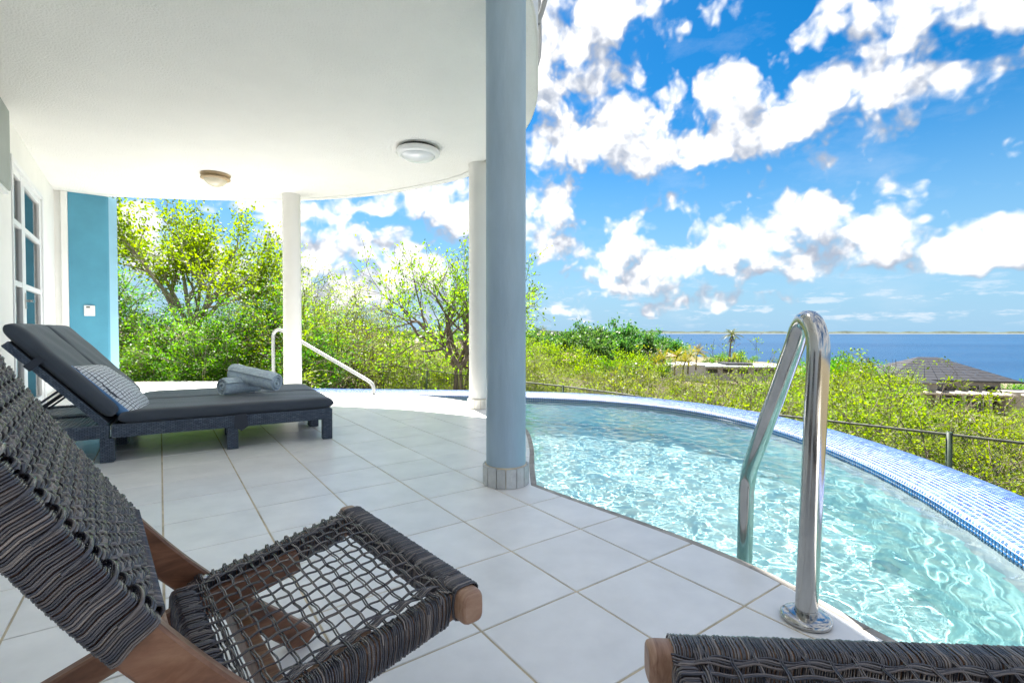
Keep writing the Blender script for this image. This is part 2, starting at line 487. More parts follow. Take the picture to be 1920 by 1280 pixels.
def wood_mat(name, a, b_, c_):
    m, nt, b = base_mat(name); L = nt.links.new
    tc = nd(nt, 'ShaderNodeTexCoord')
    mp = nd(nt, 'ShaderNodeMapping'); mp.inputs['Scale'].default_value = (5, 70, 14); mp.inputs['Rotation'].default_value = (0, math.radians(55), 0)
    L(tc.outputs['Object'], mp.inputs[0])
    n = nd(nt, 'ShaderNodeTexNoise', in_Scale=1.6, in_Detail=7.0, in_Roughness=.65, in_Distortion=.6); L(mp.outputs[0], n.inputs['Vector'])
    n0 = nd(nt, 'ShaderNodeTexNoise', in_Scale=6.0, in_Detail=3.0); L(tc.outputs['Object'], n0.inputs['Vector'])
    ad = nd(nt, 'ShaderNodeMath', operation='MULTIPLY_ADD'); ad.inputs[1].default_value = .5; ad.inputs[2].default_value = -.25
    L(n0.outputs[0], ad.inputs[0])
    a2 = nd(nt, 'ShaderNodeMath', operation='ADD'); L(n.outputs[0], a2.inputs[0]); L(ad.outputs[0], a2.inputs[1])
    r = nd(nt, 'ShaderNodeValToRGB')
    r.color_ramp.elements[0].position = .3; r.color_ramp.elements[0].color = (*a, 1)
    r.color_ramp.elements[1].position = .72; r.color_ramp.elements[1].color = (*c_, 1)
    e = r.color_ramp.elements.new(.5); e.color = (*b_, 1)
    L(a2.outputs[0], r.inputs[0]); L(r.outputs[0], b.inputs['Base Color'])
    b.inputs['Roughness'].default_value = .42
    bp = nd(nt, 'ShaderNodeBump', in_Strength=.25, in_Distance=.002); L(n.outputs[0], bp.inputs['Height']); L(bp.outputs[0], b.inputs['Normal'])
    return m


M = {}
M['tile'] = mat('white ceramic floor tile', (.89, .88, .86), rough=.30, var=.065, scale=5.5, bump=.06, bscale=240, objrand=.03, detail=10, spec=.5, coord='World')
M['grout'] = mat('tan grout', (.62, .53, .38), rough=.9, var=.28, scale=9, bump=.2, bscale=200)
M['coping'] = mat('worn grey coping', (.40, .37, .33), rough=.8, var=.3, scale=10, bump=.25, bscale=120, objrand=.08)
M['ceiling'] = mat('white stucco soffit', (.87, .865, .835), rough=.85, var=.02, scale=2.2, bump=.9, bscale=75)
M['wall'] = mat('white painted wall', (.90, .90, .875), rough=.7, var=.03, scale=3, bump=.15, bscale=120)
M['bluewall'] = mat('blue painted wall', (.085, .32, .46), rough=.55, var=.09, scale=2.2, bump=.12, bscale=90)
M['bluewall2'] = mat('pale blue painted reveal', (.30, .55, .70), rough=.55, var=.04, scale=3, bump=.1, bscale=90)
M['white'] = mat('white enamel', (.84, .85, .86), rough=.3, var=.02)
M['column'] = mat('white painted column', (.76, .75, .71), rough=.45, var=.03, scale=3, bump=.06, bscale=60)
M['shadecolumn'] = mat('column with blue shade tint', (.33, .44, .53), rough=.36, var=.09, scale=7, bump=.3, bscale=38, stretch=(1, 1, .22))  # blue cast of the shade put into the near column's colour
M['collar'] = mat('grey collar tile', (.52, .53, .52), rough=.5, var=.14, scale=20, objrand=.08)
M['collar2'] = mat('cream collar tile', (.72, .69, .62), rough=.5, var=.1, scale=20, objrand=.06)
M['wood'] = wood_mat('brown oiled hardwood', (.10, .040, .020), (.22, .098, .052), (.34, .18, .105))
M['wood2'] = wood_mat('light worn hardwood', (.19, .092, .054), (.34, .19, .12), (.48, .31, .21))
M['cord'] = mat('dark woven cord', (.06, .055, .065), rough=.25, island=[(.016, .017, .027), (.045, .042, .055), (.022, .025, .042), (.16, .125, .11), (.016, .017, .026), (.070, .062, .072), (.022, .024, .038), (.30, .25, .22), (.026, .027, .042), (.05, .045, .055)], var=.5, scale=40, spec=.9)
M['cushion'] = mat('charcoal cushion fabric', (.034, .045, .064), rough=.58, var=.12, scale=5, bump=.15, bscale=500, sheen=.25)
M['strap'] = mat('dark strap webbing', (.028, .034, .05), rough=.7, bump=.1, bscale=300)
M['wicker'] = mat('dark blue grey wicker', (.04, .055, .08), rough=.42, island=[(.045, .062, .095), (.10, .13, .18), (.06, .085, .13), (.14, .18, .24)], var=.15, scale=30)
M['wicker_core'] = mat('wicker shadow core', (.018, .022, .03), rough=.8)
M['satin'] = mat('light blue satin', (.17, .36, .66), rough=.38, var=.12, scale=9, bump=.25, bscale=14)
M['towel'] = mat('pale blue terry', (.70, .84, .98), rough=.95, var=.14, scale=60, bump=1.0, bscale=260, sheen=.4)
M['steel'] = mat('weathered stainless steel', (.47, .465, .45), rough=.15, var=.14, scale=18, metal=1.0, stretch=(1, 1, .25), bump=.02, bscale=60)
M['whitepipe'] = mat('grey lacquered pipe', (.36, .37, .37), rough=.3)
M['poolfloor'] = mat('pale aqua pool plaster', (.68, .90, .91), rough=.8, var=.08, scale=5, detail=9, bump=.1)
M['poolwall'] = mat('green aqua pool wall', (.55, .82, .80), rough=.7, var=.12, scale=5)
M['rimgrout'] = mat('white mosaic grout', (.62, .63, .66), rough=.55, var=.04)
for i, c in enumerate([(.055, .11, .34), (.075, .14, .38), (.115, .19, .44), (.035, .07, .25), (.18, .26, .48)]):
    M['mosaic%d' % i] = mat('blue glass mosaic %d' % i, c, rough=.18, var=.12, scale=60, spec=.32)
M['darkmosaic'] = mat('dark blue glass mosaic', (.015, .085, .24), rough=.10, island=[(.010, .06, .19), (.02, .11, .30), (.015, .14, .34)], spec=.6)
M['bark'] = mat('grey brown bark', (.13, .10, .075), rough=.9, var=.4, scale=12, bump=.5, bscale=60, stretch=(1, 1, .3))
M['palebark'] = mat('pale grey bark', (.30, .27, .22), rough=.9, var=.35, scale=10, bump=.5, bscale=50, stretch=(1, 1, .3))
M['twig'] = mat('dry twig', (.15, .115, .09), rough=.9, island=[(.08, .06, .045), (.15, .115, .09), (.22, .18, .145)])
M['leaf_yellow'] = leaf_mat('yellow green leaf', [(0.088, 0.140, 0.0105), (0.122, 0.184, 0.0123), (0.159, 0.210, 0.0159), (0.070, 0.122, 0.0105)], trans=.58)
M['leaf_lush'] = leaf_mat('lush green leaf', [(0.030, 0.102, 0.0087), (0.052, 0.156, 0.0102), (0.087, 0.190, 0.0121), (0.131, 0.216, 0.0121)], trans=.5)
M['leaf_olive'] = leaf_mat('olive scrub leaf', [(0.088, 0.122, 0.0159), (0.131, 0.166, 0.0174), (0.174, 0.201, 0.0210), (0.070, 0.105, 0.0174), (0.105, 0.131, 0.0264)], trans=.5, objvar=.25)
M['leaf_dark'] = leaf_mat('deep green leaf', [(0.027, 0.085, 0.0220), (0.046, 0.124, 0.0283), (0.081, 0.173, 0.0314), (0.124, 0.220, 0.0376)], trans=.35)
M['leaf_bright'] = leaf_mat('fresh green leaf', [(0.084, 0.160, 0.0084), (0.126, 0.210, 0.0118), (0.176, 0.253, 0.0151)], trans=.58)
M['frond'] = leaf_mat('palm frond', [(0.038, 0.063, 0.0150), (0.068, 0.090, 0.0188), (0.150, 0.120, 0.0300)], trans=.3)
M['frond_gold'] = leaf_mat('yellow palm frond', [(0.074, 0.112, 0.0150), (0.150, 0.150, 0.0188), (0.270, 0.195, 0.0224)], trans=.4)
M['fence'] = mat('green coated fence metal', (.02, .04, .022), rough=.5, var=.25, scale=20)
M['toprail'] = mat('weathered fence rail', (.05, .055, .035), rough=.6, var=.4, scale=16)
M['soil'] = mat('dry scrub soil', (.20, .155, .105), rough=1.0, scale=.9, detail=10, col2=(.11, .10, .045), bump=.6, bscale=6)
M['roofdark'] = mat('charcoal roof shingle', (.030, .032, .042), rough=.75, island=[(.012, .014, .022), (.015, .017, .025), (.018, .020, .029)])
M['roofpink'] = mat('salmon roof tile', (.46, .27, .20), rough=.8, var=.15, scale=2, island=[(.40, .22, .16), (.48, .29, .22), (.52, .35, .28)])
M['housewall'] = mat('cream house wall', (.40, .37, .33), rough=.8, var=.05, scale=1)
M['housewhite'] = mat('white house wall', (.48, .48, .48), rough=.8, var=.04, scale=1)
M['dark'] = mat('dark opening', (.03, .034, .04), rough=.2)
M['pergola'] = mat('weathered pergola beam', (.52, .48, .42), rough=.8, var=.1)
M['sand'] = mat('pale sand', (.24, .22, .18), rough=1.0, var=.1, scale=.01)
M['farland'] = mat('far wooded shore', (.07, .09, .07), rough=1.0, var=.3, scale=.02)
M['beige'] = mat('aged beige lamp base', (.50, .37, .22), rough=.5, var=.2, scale=12)
M['opal'] = mat('opal lamp glass', (.80, .83, .86), rough=.18, var=.02)
M['opal2'] = mat('yellowed lamp glass', (.70, .64, .50), rough=.22, var=.05)
M['plastic'] = mat('white plastic', (.80, .81, .80), rough=.4)
M['curtain'] = mat('white curtain', (.72, .73, .70), rough=.9, var=.05)
M['greypanel'] = mat('grey green panel', (.34, .38, .36), rough=.6, var=.05)


def mat_water():
    m, nt, b = base_mat('pool water'); L = nt.links.new
    nt.nodes.remove(b)
    g = nd(nt, 'ShaderNodeBsdfGlass', in_IOR=1.33, in_Roughness=0.0); g.inputs['Color'].default_value = (.91, 1.0, .995, 1)
    L(g.outputs[0], nt.nodes['Material Output'].inputs[0])
    return m


def mat_glass():
    m, nt, b = base_mat('window glass'); L = nt.links.new
    nt.nodes.remove(b)
    t = nd(nt, 'ShaderNodeBsdfTransparent'); t.inputs[0].default_value = (.86, .90, .90, 1)
    g = nd(nt, 'ShaderNodeBsdfGlossy', in_Roughness=0.02)
    f = nd(nt, 'ShaderNodeFresnel', in_IOR=1.6)
    mx = nd(nt, 'ShaderNodeMixShader'); L(f.outputs[0], mx.inputs[0]); L(t.outputs[0], mx.inputs[1]); L(g.outputs[0], mx.inputs[2])
    L(mx.outputs[0], nt.nodes['Material Output'].inputs[0])
    return m


def mat_sea():
    m, nt, b = base_mat('sea water'); L = nt.links.new
    tc = nd(nt, 'ShaderNodeTexCoord')
    mp = nd(nt, 'ShaderNodeMapping'); mp.inputs['Scale'].default_value = (.0012, .006, 1); L(tc.outputs['Object'], mp.inputs[0])
    n = nd(nt, 'ShaderNodeTexNoise', in_Scale=1.0, in_Detail=5.0, in_Roughness=.6); L(mp.outputs[0], n.inputs['Vector'])
    r = nd(nt, 'ShaderNodeValToRGB'); r.color_ramp.elements[0].position = .35; r.color_ramp.elements[1].position = .7
    r.color_ramp.elements[0].color = (.003, .036, .095, 1); r.color_ramp.elements[1].color = (.010, .058, .13, 1)
    L(n.outputs[0], r.inputs[0]); L(r.outputs[0], b.inputs['Base Color'])
    b.inputs['Roughness'].default_value = .35; b.inputs['Specular IOR Level'].default_value = .12
    n2 = nd(nt, 'ShaderNodeTexNoise', in_Scale=.5, in_Detail=8.0, in_Roughness=.7); L(tc.outputs['Object'], n2.inputs['Vector'])
    bp = nd(nt, 'ShaderNodeBump', in_Strength=.9, in_Distance=.6); L(n2.outputs[0], bp.inputs['Height']); L(bp.outputs[0], b.inputs['Normal'])
    return m


def mat_pillow():
    """white face with loose wavy dark grid lines"""
    m, nt, b = base_mat('grid printed pillow face'); L = nt.links.new
    tc = nd(nt, 'ShaderNodeTexCoord')
    n = nd(nt, 'ShaderNodeTexNoise', in_Scale=14.0, in_Detail=3.0); L(tc.outputs['Object'], n.inputs['Vector'])
    sc = nd(nt, 'ShaderNodeVectorMath', operation='SCALE'); sc.inputs['Scale'].default_value = .022; L(n.outputs['Color'], sc.inputs[0])
    ad = nd(nt, 'ShaderNodeVectorMath', operation='ADD'); L(tc.outputs['Object'], ad.inputs[0]); L(sc.outputs[0], ad.inputs[1])
    sp = nd(nt, 'ShaderNodeSeparateXYZ'); L(ad.outputs[0], sp.inputs[0])
    outs = []
    for ax, per in ((0, .020), (1, .017)):
        d = nd(nt, 'ShaderNodeMath', operation='DIVIDE'); d.inputs[1].default_value = per; L(sp.outputs[ax], d.inputs[0])
        f = nd(nt, 'ShaderNodeMath', operation='FRACT'); L(d.outputs[0], f.inputs[0])
        lt = nd(nt, 'ShaderNodeMath', operation='LESS_THAN'); lt.inputs[1].default_value = .17; L(f.outputs[0], lt.inputs[0])
        outs.append(lt.outputs[0])
    mx = nd(nt, 'ShaderNodeMath', operation='MAXIMUM'); L(outs[0], mx.inputs[0]); L(outs[1], mx.inputs[1])
    c = nd(nt, 'ShaderNodeMix'); c.data_type = 'RGBA'; L(mx.outputs[0], c.inputs[0])
    c.inputs[6].default_value = (.76, .79, .82, 1); c.inputs[7].default_value = (.05, .06, .085, 1)
    L(c.outputs[2], b.inputs['Base Color']); b.inputs['Roughness'].default_value = .6
    n2 = nd(nt, 'ShaderNodeTexNoise', in_Scale=12.0, in_Detail=2.0); L(tc.outputs['Object'], n2.inputs['Vector'])
    bp = nd(nt, 'ShaderNodeBump', in_Strength=.5, in_Distance=.01); L(n2.outputs[0], bp.inputs['Height']); L(bp.outputs[0], b.inputs['Normal'])
    return m


M['water'] = mat_water(); M['glass'] = mat_glass(); M['sea'] = mat_sea(); M['pillowface'] = mat_pillow()
RNG = np.random.default_rng(7)

# ------------------------------------------------------------------ terrain, sea, far shores
def ground_z(x, y):
    q = .8 * x + .2 * y
    if y < 0: q = .8 * x
    z = -1.15
    if q > 2: z -= 15.5 * (1 - math.exp(-(q - 2) / 75.0))
    if q > 160: z -= (q - 160) * .08
    if q < -2: z += min(6, (-q - 2) * .05)
    d = math.hypot(x, y)
    if d > 20: z += .35 * math.sin(x * .11 + 1) * math.sin(y * .09 + 2)
    return max(z, -24)


def build_terrain():
    ring = [0, 3, 6, 9, 12, 16, 20, 26, 34, 44, 56, 70, 90, 115, 150, 190, 240, 310, 400, 540, 750, 1100, 1700, 2600, 4200]
    n = 120; V = []; F = []
    for r in ring:
        for k in range(n):
            a = 2 * math.pi * k / n
            x, y = r * math.sin(a), r * math.cos(a) + 3
            z = ground_z(x, y)
            if r > 4.9 and r < 60: z += .06 * math.sin(x * 1.7) * math.sin(y * 1.3)
            if r <= 3: z -= .5
            V.append((x, y, z))
    for i in range(len(ring) - 1):
        for k in range(n):
            F.append((i * n + k, i * n + (k + 1) % n, (i + 1) * n + (k + 1) % n, (i + 1) * n + k))
    F = [f[::-1] for f in F]
    m = MB().add(V, F, 0, True)
    tag(obj('ground', m, M['soil']), 'dry scrubby slope falling towards the sea', kind='structure')


build_terrain()
SEA_Z = -15.6
m = MB(); R = 40000
m.add([(-R, -R, SEA_Z), (R, -R, SEA_Z), (R, R, SEA_Z), (-R, R, SEA_Z)], [(0, 1, 2, 3)])
tag(obj('sea', m, M['sea']), 'deep blue sea out to the horizon', kind='structure')


def shore(name, pts, depth, hfun, label):
    """low long land: crest line with uneven top, a pale beach at its foot"""
    m = MB(); n = len(pts); V = []; W = []
    for i, (x, y) in enumerate(pts):
        h = hfun(i)
        l = math.hypot(x, y); ux, uy = x / l, y / l
        V += [(x, y, SEA_Z + 2.5), (x + ux * 40, y + uy * 40, SEA_Z + h), (x + ux * depth, y + uy * depth, SEA_Z + h * .9), (x + ux * (depth + 60), y + uy * (depth + 60), SEA_Z - 1)]
        W += [(x - ux * 60, y - uy * 60, SEA_Z - .5), (x + ux * 2, y + uy * 2, SEA_Z + 2.6)]
    F = [(4 * i + k, 4 * i + 4 + k, 4 * i + 5 + k, 4 * i + 1 + k) for i in range(n - 1) for k in range(3)]
    m.add(V, [f[::-1] for f in F], 0)
    m.add(W, [(2 * i, 2 * i + 1, 2 * i + 3, 2 * i + 2)[::-1] for i in range(n - 1)], 1)
    tag(obj(name, m, [M['farland'], M['sand']]), label, kind='structure')


rr = random.Random(3)
pts = []
for k in range(160):
    X = 1190 + k * 9
    y = 5200 - k * 8
    pts.append(((X - 960) / FPX * y, y))
shore('far_island', pts, 500, lambda i: 21 + 4 * math.sin(i * .9) + 3 * math.sin(i * .31) + rr.uniform(-2, 2.5), 'thin low island with a pale beach along the horizon')
pts = []
for k in range(130):
    X = 300 + k * 8
    y = 3300 + k * 18
    pts.append(((X - 960) / FPX * y, y))
shore('far_headland', pts, 700, lambda i: 25 + 5 * math.sin(i * .5) + 3 * math.sin(i * .23) + rr.uniform(-2, 3), 'low far headland reaching along the horizon')

# ------------------------------------------------------------------ outlines measured on the terrace
RIM_IN = [(-2.75, 6.27), (-1.95, 6.20), (-1.2, 6.13), (-.5, 6.05), (.26, 5.90), (.87, 5.70), (1.40, 5.37), (1.81, 4.91), (2.07, 4.34), (2.16, 3.70), (2.14, 3.07), (2.05, 2.52), (1.93, 2.08), (1.81, 1.73), (1.68, 1.32), (1.58, .9), (1.50, .4), (1.44, -.2)]
DECK_EDGE = [(1.36, -1.6), (1.30, -.3), (1.22, .4), (1.10, .85), (.97, 1.20), (.93, 1.29), (.86, 1.49), (.79, 1.63), (.67, 1.81), (.52, 2.0), (.33, 2.22), (.125, 2.47), (.13, 2.85), (.145, 3.3), (.11, 3.95), (-.10, 4.72), (-.48, 5.42), (-.80, 5.74), (-1.16, 5.97), (-1.6, 6.15)]
DECK_FAR = [(-1.95, 6.20), (-2.75, 6.27), (-3.3, 7.0), (-4.4, 7.65), (-7.2, 7.75), (-7.2, -1.6)]


def smooth_line(pts, n):
    """Catmull-Rom through the points, resampled to n+1 equal steps"""
    P = [np.array(p, float) for p in pts]; P = [2 * P[0] - P[1]] + P + [2 * P[-1] - P[-2]]
    out = []
    for i in range(1, len(P) - 2):
        for t in np.linspace(0, 1, 24, endpoint=False):
            a, b, c, d = P[i - 1:i + 3]
            out.append(.5 * ((2 * b) + (-a + c) * t + (2 * a - 5 * b + 4 * c - d) * t * t + (-a + 3 * b - 3 * c + d) * t ** 3))
    out.append(P[-2]); out = np.array(out)
    s = np.concatenate([[0], np.cumsum(np.linalg.norm(np.diff(out, axis=0), axis=1))])
    q = np.linspace(0, s[-1], n + 1)
    return np.stack([np.interp(q, s, out[:, k]) for k in range(out.shape[1])], 1), s[-1]


def normals2(P):
    T = np.gradient(P, axis=0); T /= np.linalg.norm(T, axis=1, keepdims=True)
    return np.stack([-T[:, 1], T[:, 0]], 1)          # left of the direction of travel


# ------------------------------------------------------------------ tiled terrace
U = .333
YAW = .6219
AJ = np.array([math.cos(YAW), math.sin(YAW)]); AI = np.array([math.sin(YAW), -math.cos(YAW)])
GO = np.array([-.3904, 2.2597])
deck_poly = DECK_EDGE + DECK_FAR


def clip_poly(poly, a, b):
    """keep the part of poly on the left of the line a->b"""
    out = []; n = len(poly)
    d = [(b[0] - a[0]) * (p[1] - a[1]) - (b[1] - a[1]) * (p[0] - a[0]) for p in poly]
    for i in range(n):
        j = (i + 1) % n
        if d[i] >= 0: out.append(poly[i])
        if (d[i] >= 0) != (d[j] >= 0):
            t = d[i] / (d[i] - d[j]); out.append((poly[i][0] + t * (poly[j][0] - poly[i][0]), poly[i][1] + t * (poly[j][1] - poly[i][1])))
    return out


def inset_convexish(poly, d):
    n = len(poly); out = []
    for i in range(n):
        p0, p1, p2 = np.array(poly[i - 1]), np.array(poly[i]), np.array(poly[(i + 1) % n])
        a = p1 - p0; b = p2 - p1
        la, lb = np.linalg.norm(a), np.linalg.norm(b)
        if la < 1e-6 or lb < 1e-6: continue
        na = np.array([-a[1], a[0]]) / la; nb = np.array([-b[1], b[0]]) / lb
        k = na + nb; k = k / max(.35, np.dot(k, k)) * 2 / 1
        out.append(tuple(p1 + k * d / 1 * .5 * 1.0 * (2 / max(1e-6, 2))))
    return out


def area(poly):
    return .5 * sum(poly[i][0] * poly[(i + 1) % len(poly)][1] - poly[(i + 1) % len(poly)][0] * poly[i][1] for i in range(len(poly)))


def dedupe(poly, eps=.004):
    out = []
    for p in poly:
        if not out or math.hypot(p[0] - out[-1][0], p[1] - out[-1][1]) > eps: out.append(p)
    if len(out) > 1 and math.hypot(out[0][0] - out[-1][0], out[0][1] - out[-1][1]) < eps: out.pop()
    return out


terrace = thing('terrace_floor', 'white tiled terrace floor beside the pool', None, kind='structure')
TW = .0034      # half a joint
# deck polygon pulled back from the pool by the width of the coping
DE, _ = smooth_line(DECK_EDGE[:12], 60)
DE2, _ = smooth_line(DECK_EDGE[11:], 40)
edge_all = np.concatenate([DE, DE2[1:]])
nn = normals2(edge_all)                                   # travel away from the camera: left is the terrace
COPW = .030
edge_in = edge_all + nn * COPW
deck_full = [tuple(p) for p in edge_all] + DECK_FAR
deck_tiles = [tuple(p) for p in edge_in] + DECK_FAR
tiles = []
full_mesh = None
mbx = MB()
h_ = U / 2 - TW
for i in range(-22, 14):
    for j in range(-26, 6):
        c = GO + AI * (i + .5) * U + AJ * (j + .5) * U
        if not (-6.6 < c[0] < 1.7 and -1.4 < c[1] < 8): continue
        # hidden behind the house wall
        if .8 * c[0] + .6 * c[1] < -.95: continue
        quad = [c + AI * sx * h_ + AJ * sy * h_ for sx, sy in ((-1, -1), (1, -1), (1, 1), (-1, 1))]
        quad = [tuple(q) for q in quad]
        if area(quad) < 0: quad = quad[::-1]
        p = deck_tiles
        if area(p) < 0: p = p[::-1]
        for k in range(4):
            p = clip_poly(p, quad[k], quad[(k + 1) % 4])
            if len(p) < 3: break
        if len(p) < 3: continue
        p = dedupe(p)
        if len(p) < 3 or abs(area(p)) < .0006: continue
        tiles.append((float(np.linalg.norm(c - np.array([0, .4]))), c, p, abs(area(p)) > 4 * h_ * h_ * .995))
tiles.sort(key=lambda t: t[0] if t[1][1] > -.1 else t[0] + 50)


def tile_mb(mb, poly, z=0.0, bev=.0016):
    if area(poly) < 0: poly = poly[::-1]
    n = len(poly); cx = sum(p[0] for p in poly) / n; cy = sum(p[1] for p in poly) / n
    inn = []
    for i in range(n):
        p0, p1, p2 = np.array(poly[i - 1]), np.array(poly[i]), np.array(poly[(i + 1) % n])
        a = (p1 - p0) / (np.linalg.norm(p1 - p0) + 1e-9); b = (p2 - p1) / (np.linalg.norm(p2 - p1) + 1e-9)
        na = np.array([-a[1], a[0]]); nb = np.array([-b[1], b[0]]); k = na + nb
        inn.append(p1 + k * bev / max(.5, 1 + np.dot(na, nb)))
    V = [(p[0], p[1], z - .009) for p in poly] + [(p[0], p[1], z - bev * .7) for p in poly] + [(p[0], p[1], z) for p in inn]
    mb.add(V, [(i, (i + 1) % n, n + (i + 1) % n, n + i) for i in range(n)] + [(n + i, n + (i + 1) % n, 2 * n + (i + 1) % n, 2 * n + i) for i in range(n)] + [tuple(range(2 * n, 3 * n))])


tl = random.Random(5)
rest = MB(); nrest = 0
for k, (d, c, p, full) in enumerate(tiles):
    if k < 296:
        if full:
            if full_mesh is None:
                mb = MB(); h2 = h_
                tile_mb(mb, [(-h2, -h2), (h2, -h2), (h2, h2), (-h2, h2)])
                full_mesh = mb.mesh('tile', M['tile'])
            o = bpy.data.objects.new('tile', full_mesh); COL.objects.link(o); o.parent = terrace
            o.location = (c[0], c[1], tl.uniform(-.0006, .0006)); o.rotation_euler = (tl.uniform(-.0012, .0012), tl.uniform(-.0012, .0012), math.atan2(AJ[1], AJ[0]) + tl.choice((0, 1, 2, 3)) * math.pi / 2)
        else:
            mb = MB(); q = [(x - c[0], y - c[1]) for x, y in p]; tile_mb(mb, q)
            o = obj('tile', mb, M['tile'], terrace, local=True); o.location = (c[0], c[1], 0)
    else:
        tile_mb(rest, p, tl.uniform(-.0005, .0005)); nrest += 1
if nrest: obj('far_tiles', rest, M['tile'], terrace, kind='stuff')
m = MB(); m.prism(deck_tiles, -.30, -.0035)
obj('grout_bed', m, M['grout'], terrace)
# coping stones along the pool edge
n = len(edge_all); k = 0
while k < n - 1:
    e = min(n - 1, k + 5)
    oi = [tuple(x) for x in edge_all[k:e + 1]]; ii = [tuple(x) for x in edge_in[k:e + 1]]
    a = oi[0]; b = oi[-1]
    # a narrow joint between stones
    f = .004
    oi[-1] = tuple(np.array(oi[-1]) * (1 - f) + np.array(oi[0]) * f); ii[-1] = tuple(np.array(ii[-1]) * (1 - f) + np.array(ii[0]) * f)
    cm = MB(); poly = oi + ii[::-1]; tile_mb(cm, poly, .0005, .003)
    cm2 = MB(); cm2.prism(poly, -.042, -.0085)
    cm.V += cm2.V; cm.F += [(f_ + cm.n, mm, sm) for f_, mm, sm in cm2.F]; cm.n += cm2.n
    obj('coping_stone', cm, M['coping'], terrace)
    k = e
# the terrace slab under everything
m = MB(); m.prism([tuple(p) for p in edge_in] + DECK_FAR, -1.6, -.31)
obj('slab', m, M['coping'], terrace)

# ------------------------------------------------------------------ pool
WATER_Z = -.058
pool = thing('pool_basin', 'curved swimming pool with a blue mosaic rim', None, kind='structure')
RI, rl = smooth_line(RIM_IN, 420)
RN = normals2(RI)
if RN[200][0] < 0 or True:
    c0 = np.array([-.3, 3.4]);
    if np.dot(RN[200], RI[200] - c0) < 0: RN = -RN
RIMW = .43
# section: distance outwards from the lip, level
SEC = [(0.012, -1.30), (0.0, -.30), (0.0, -.024), (0.006, -.012), (.03, -.003), (.09, .010), (.17, .020), (.25, .021), (.33, .012), (.40, -.006), (.43, -.022), (.445, -.05), (.45, -1.9)]
m = MB()
nS = len(SEC); nR = len(RI)
V = np.zeros((nR, nS, 3))
for s_i, (d, z) in enumerate(SEC):
    V[:, s_i, :2] = RI + RN * d; V[:, s_i, 2] = z
idx = np.arange(nR * nS).reshape(nR, nS)
F = np.stack([idx[:-1, :-1], idx[1:, :-1], idx[1:, 1:], idx[:-1, 1:]], -1).reshape(-1, 4)
nrm = np.cross(V[101, 6] - V[100, 6], V[100, 7] - V[100, 6])
if nrm[2] < 0: F = F[:, ::-1]
col = np.tile(np.arange(nS - 1), nR - 1)
m.add(V.reshape(-1, 3), F[col >= 1], 0, True)
m.add(V.reshape(-1, 3), F[col < 1], 1, True)
rim = obj('rim', m, [M['rimgrout'], M['poolwall']], pool)
# mosaic: small glass tiles set row by row on the rim
sec = np.array(SEC[1:-1]); sl = np.concatenate([[0], np.cumsum(np.linalg.norm(np.diff(sec, axis=0), axis=1))])
PITCH = .0222; GAP = .0046
start = sl[1] - 0.0                                   # the lip
rows = []
q = start - 3 * PITCH
while q + PITCH < sl[-1]:
    rows.append((q, q + PITCH - GAP, q < start - 1e-6)); q += PITCH


def sec_at(s):
    return np.interp(s, sl, sec[:, 0]), np.interp(s, sl, sec[:, 1])


ncol = int(rl / PITCH)
pc = np.linspace(0, 1, ncol + 1) * (nR - 1)
ang = random.Random(11)
cand = []
for k in range(ncol):
    a, b = pc[k], pc[k] + (pc[1] - pc[0]) * (1 - GAP / PITCH)
    pa = np.array([np.interp(a, np.arange(nR), RI[:, x]) for x in (0, 1)]); pb = np.array([np.interp(b, np.arange(nR), RI[:, x]) for x in (0, 1)])
    na = np.array([np.interp(a, np.arange(nR), RN[:, x]) for x in (0, 1)]); nb = np.array([np.interp(b, np.arange(nR), RN[:, x]) for x in (0, 1)])
    for r_i, (s0, s1, dark) in enumerate(rows):
        d0, z0 = sec_at(s0); d1, z1 = sec_at(s1)
        if dark and z1 < -.075: continue
        P4 = np.array([[*(pa + na * d0), z0], [*(pb + nb * d0), z0], [*(pb + nb * d1), z1], [*(pa + na * d1), z1]])
        c = P4.mean(0)
        vis = (abs(c[0]) < 1.06 * c[1] + .05) and c[1] > .2
        dist = np.linalg.norm(c - np.array([0, 0, EYE]))
        cand.append((dist + (0 if vis else 100), P4, dark))
cand.sort(key=lambda t: t[0])


def mosaic_piece(P4):
    nrm = np.cross(P4[1] - P4[0], P4[3] - P4[0]); nrm /= np.linalg.norm(nrm)
    c = P4.mean(0)
    out = nrm if (nrm[2] > .2 or np.dot(nrm[:2], c[:2] - np.array([-.3, 3.4])) < 0) else -nrm
    if nrm[2] < -.2: out = -nrm
    top = c + (P4 - c) * .90 + out * .0022
    Vv = np.concatenate([P4 + out * .0002, top])
    Fv = [(0, 1, 5, 4), (1, 2, 6, 5), (2, 3, 7, 6), (3, 0, 4, 7), (4, 5, 6, 7)]
    if np.dot(np.cross(P4[1] - P4[0], P4[3] - P4[0]), out) < 0: Fv = [f[::-1] for f in Fv]
    return Vv, Fv


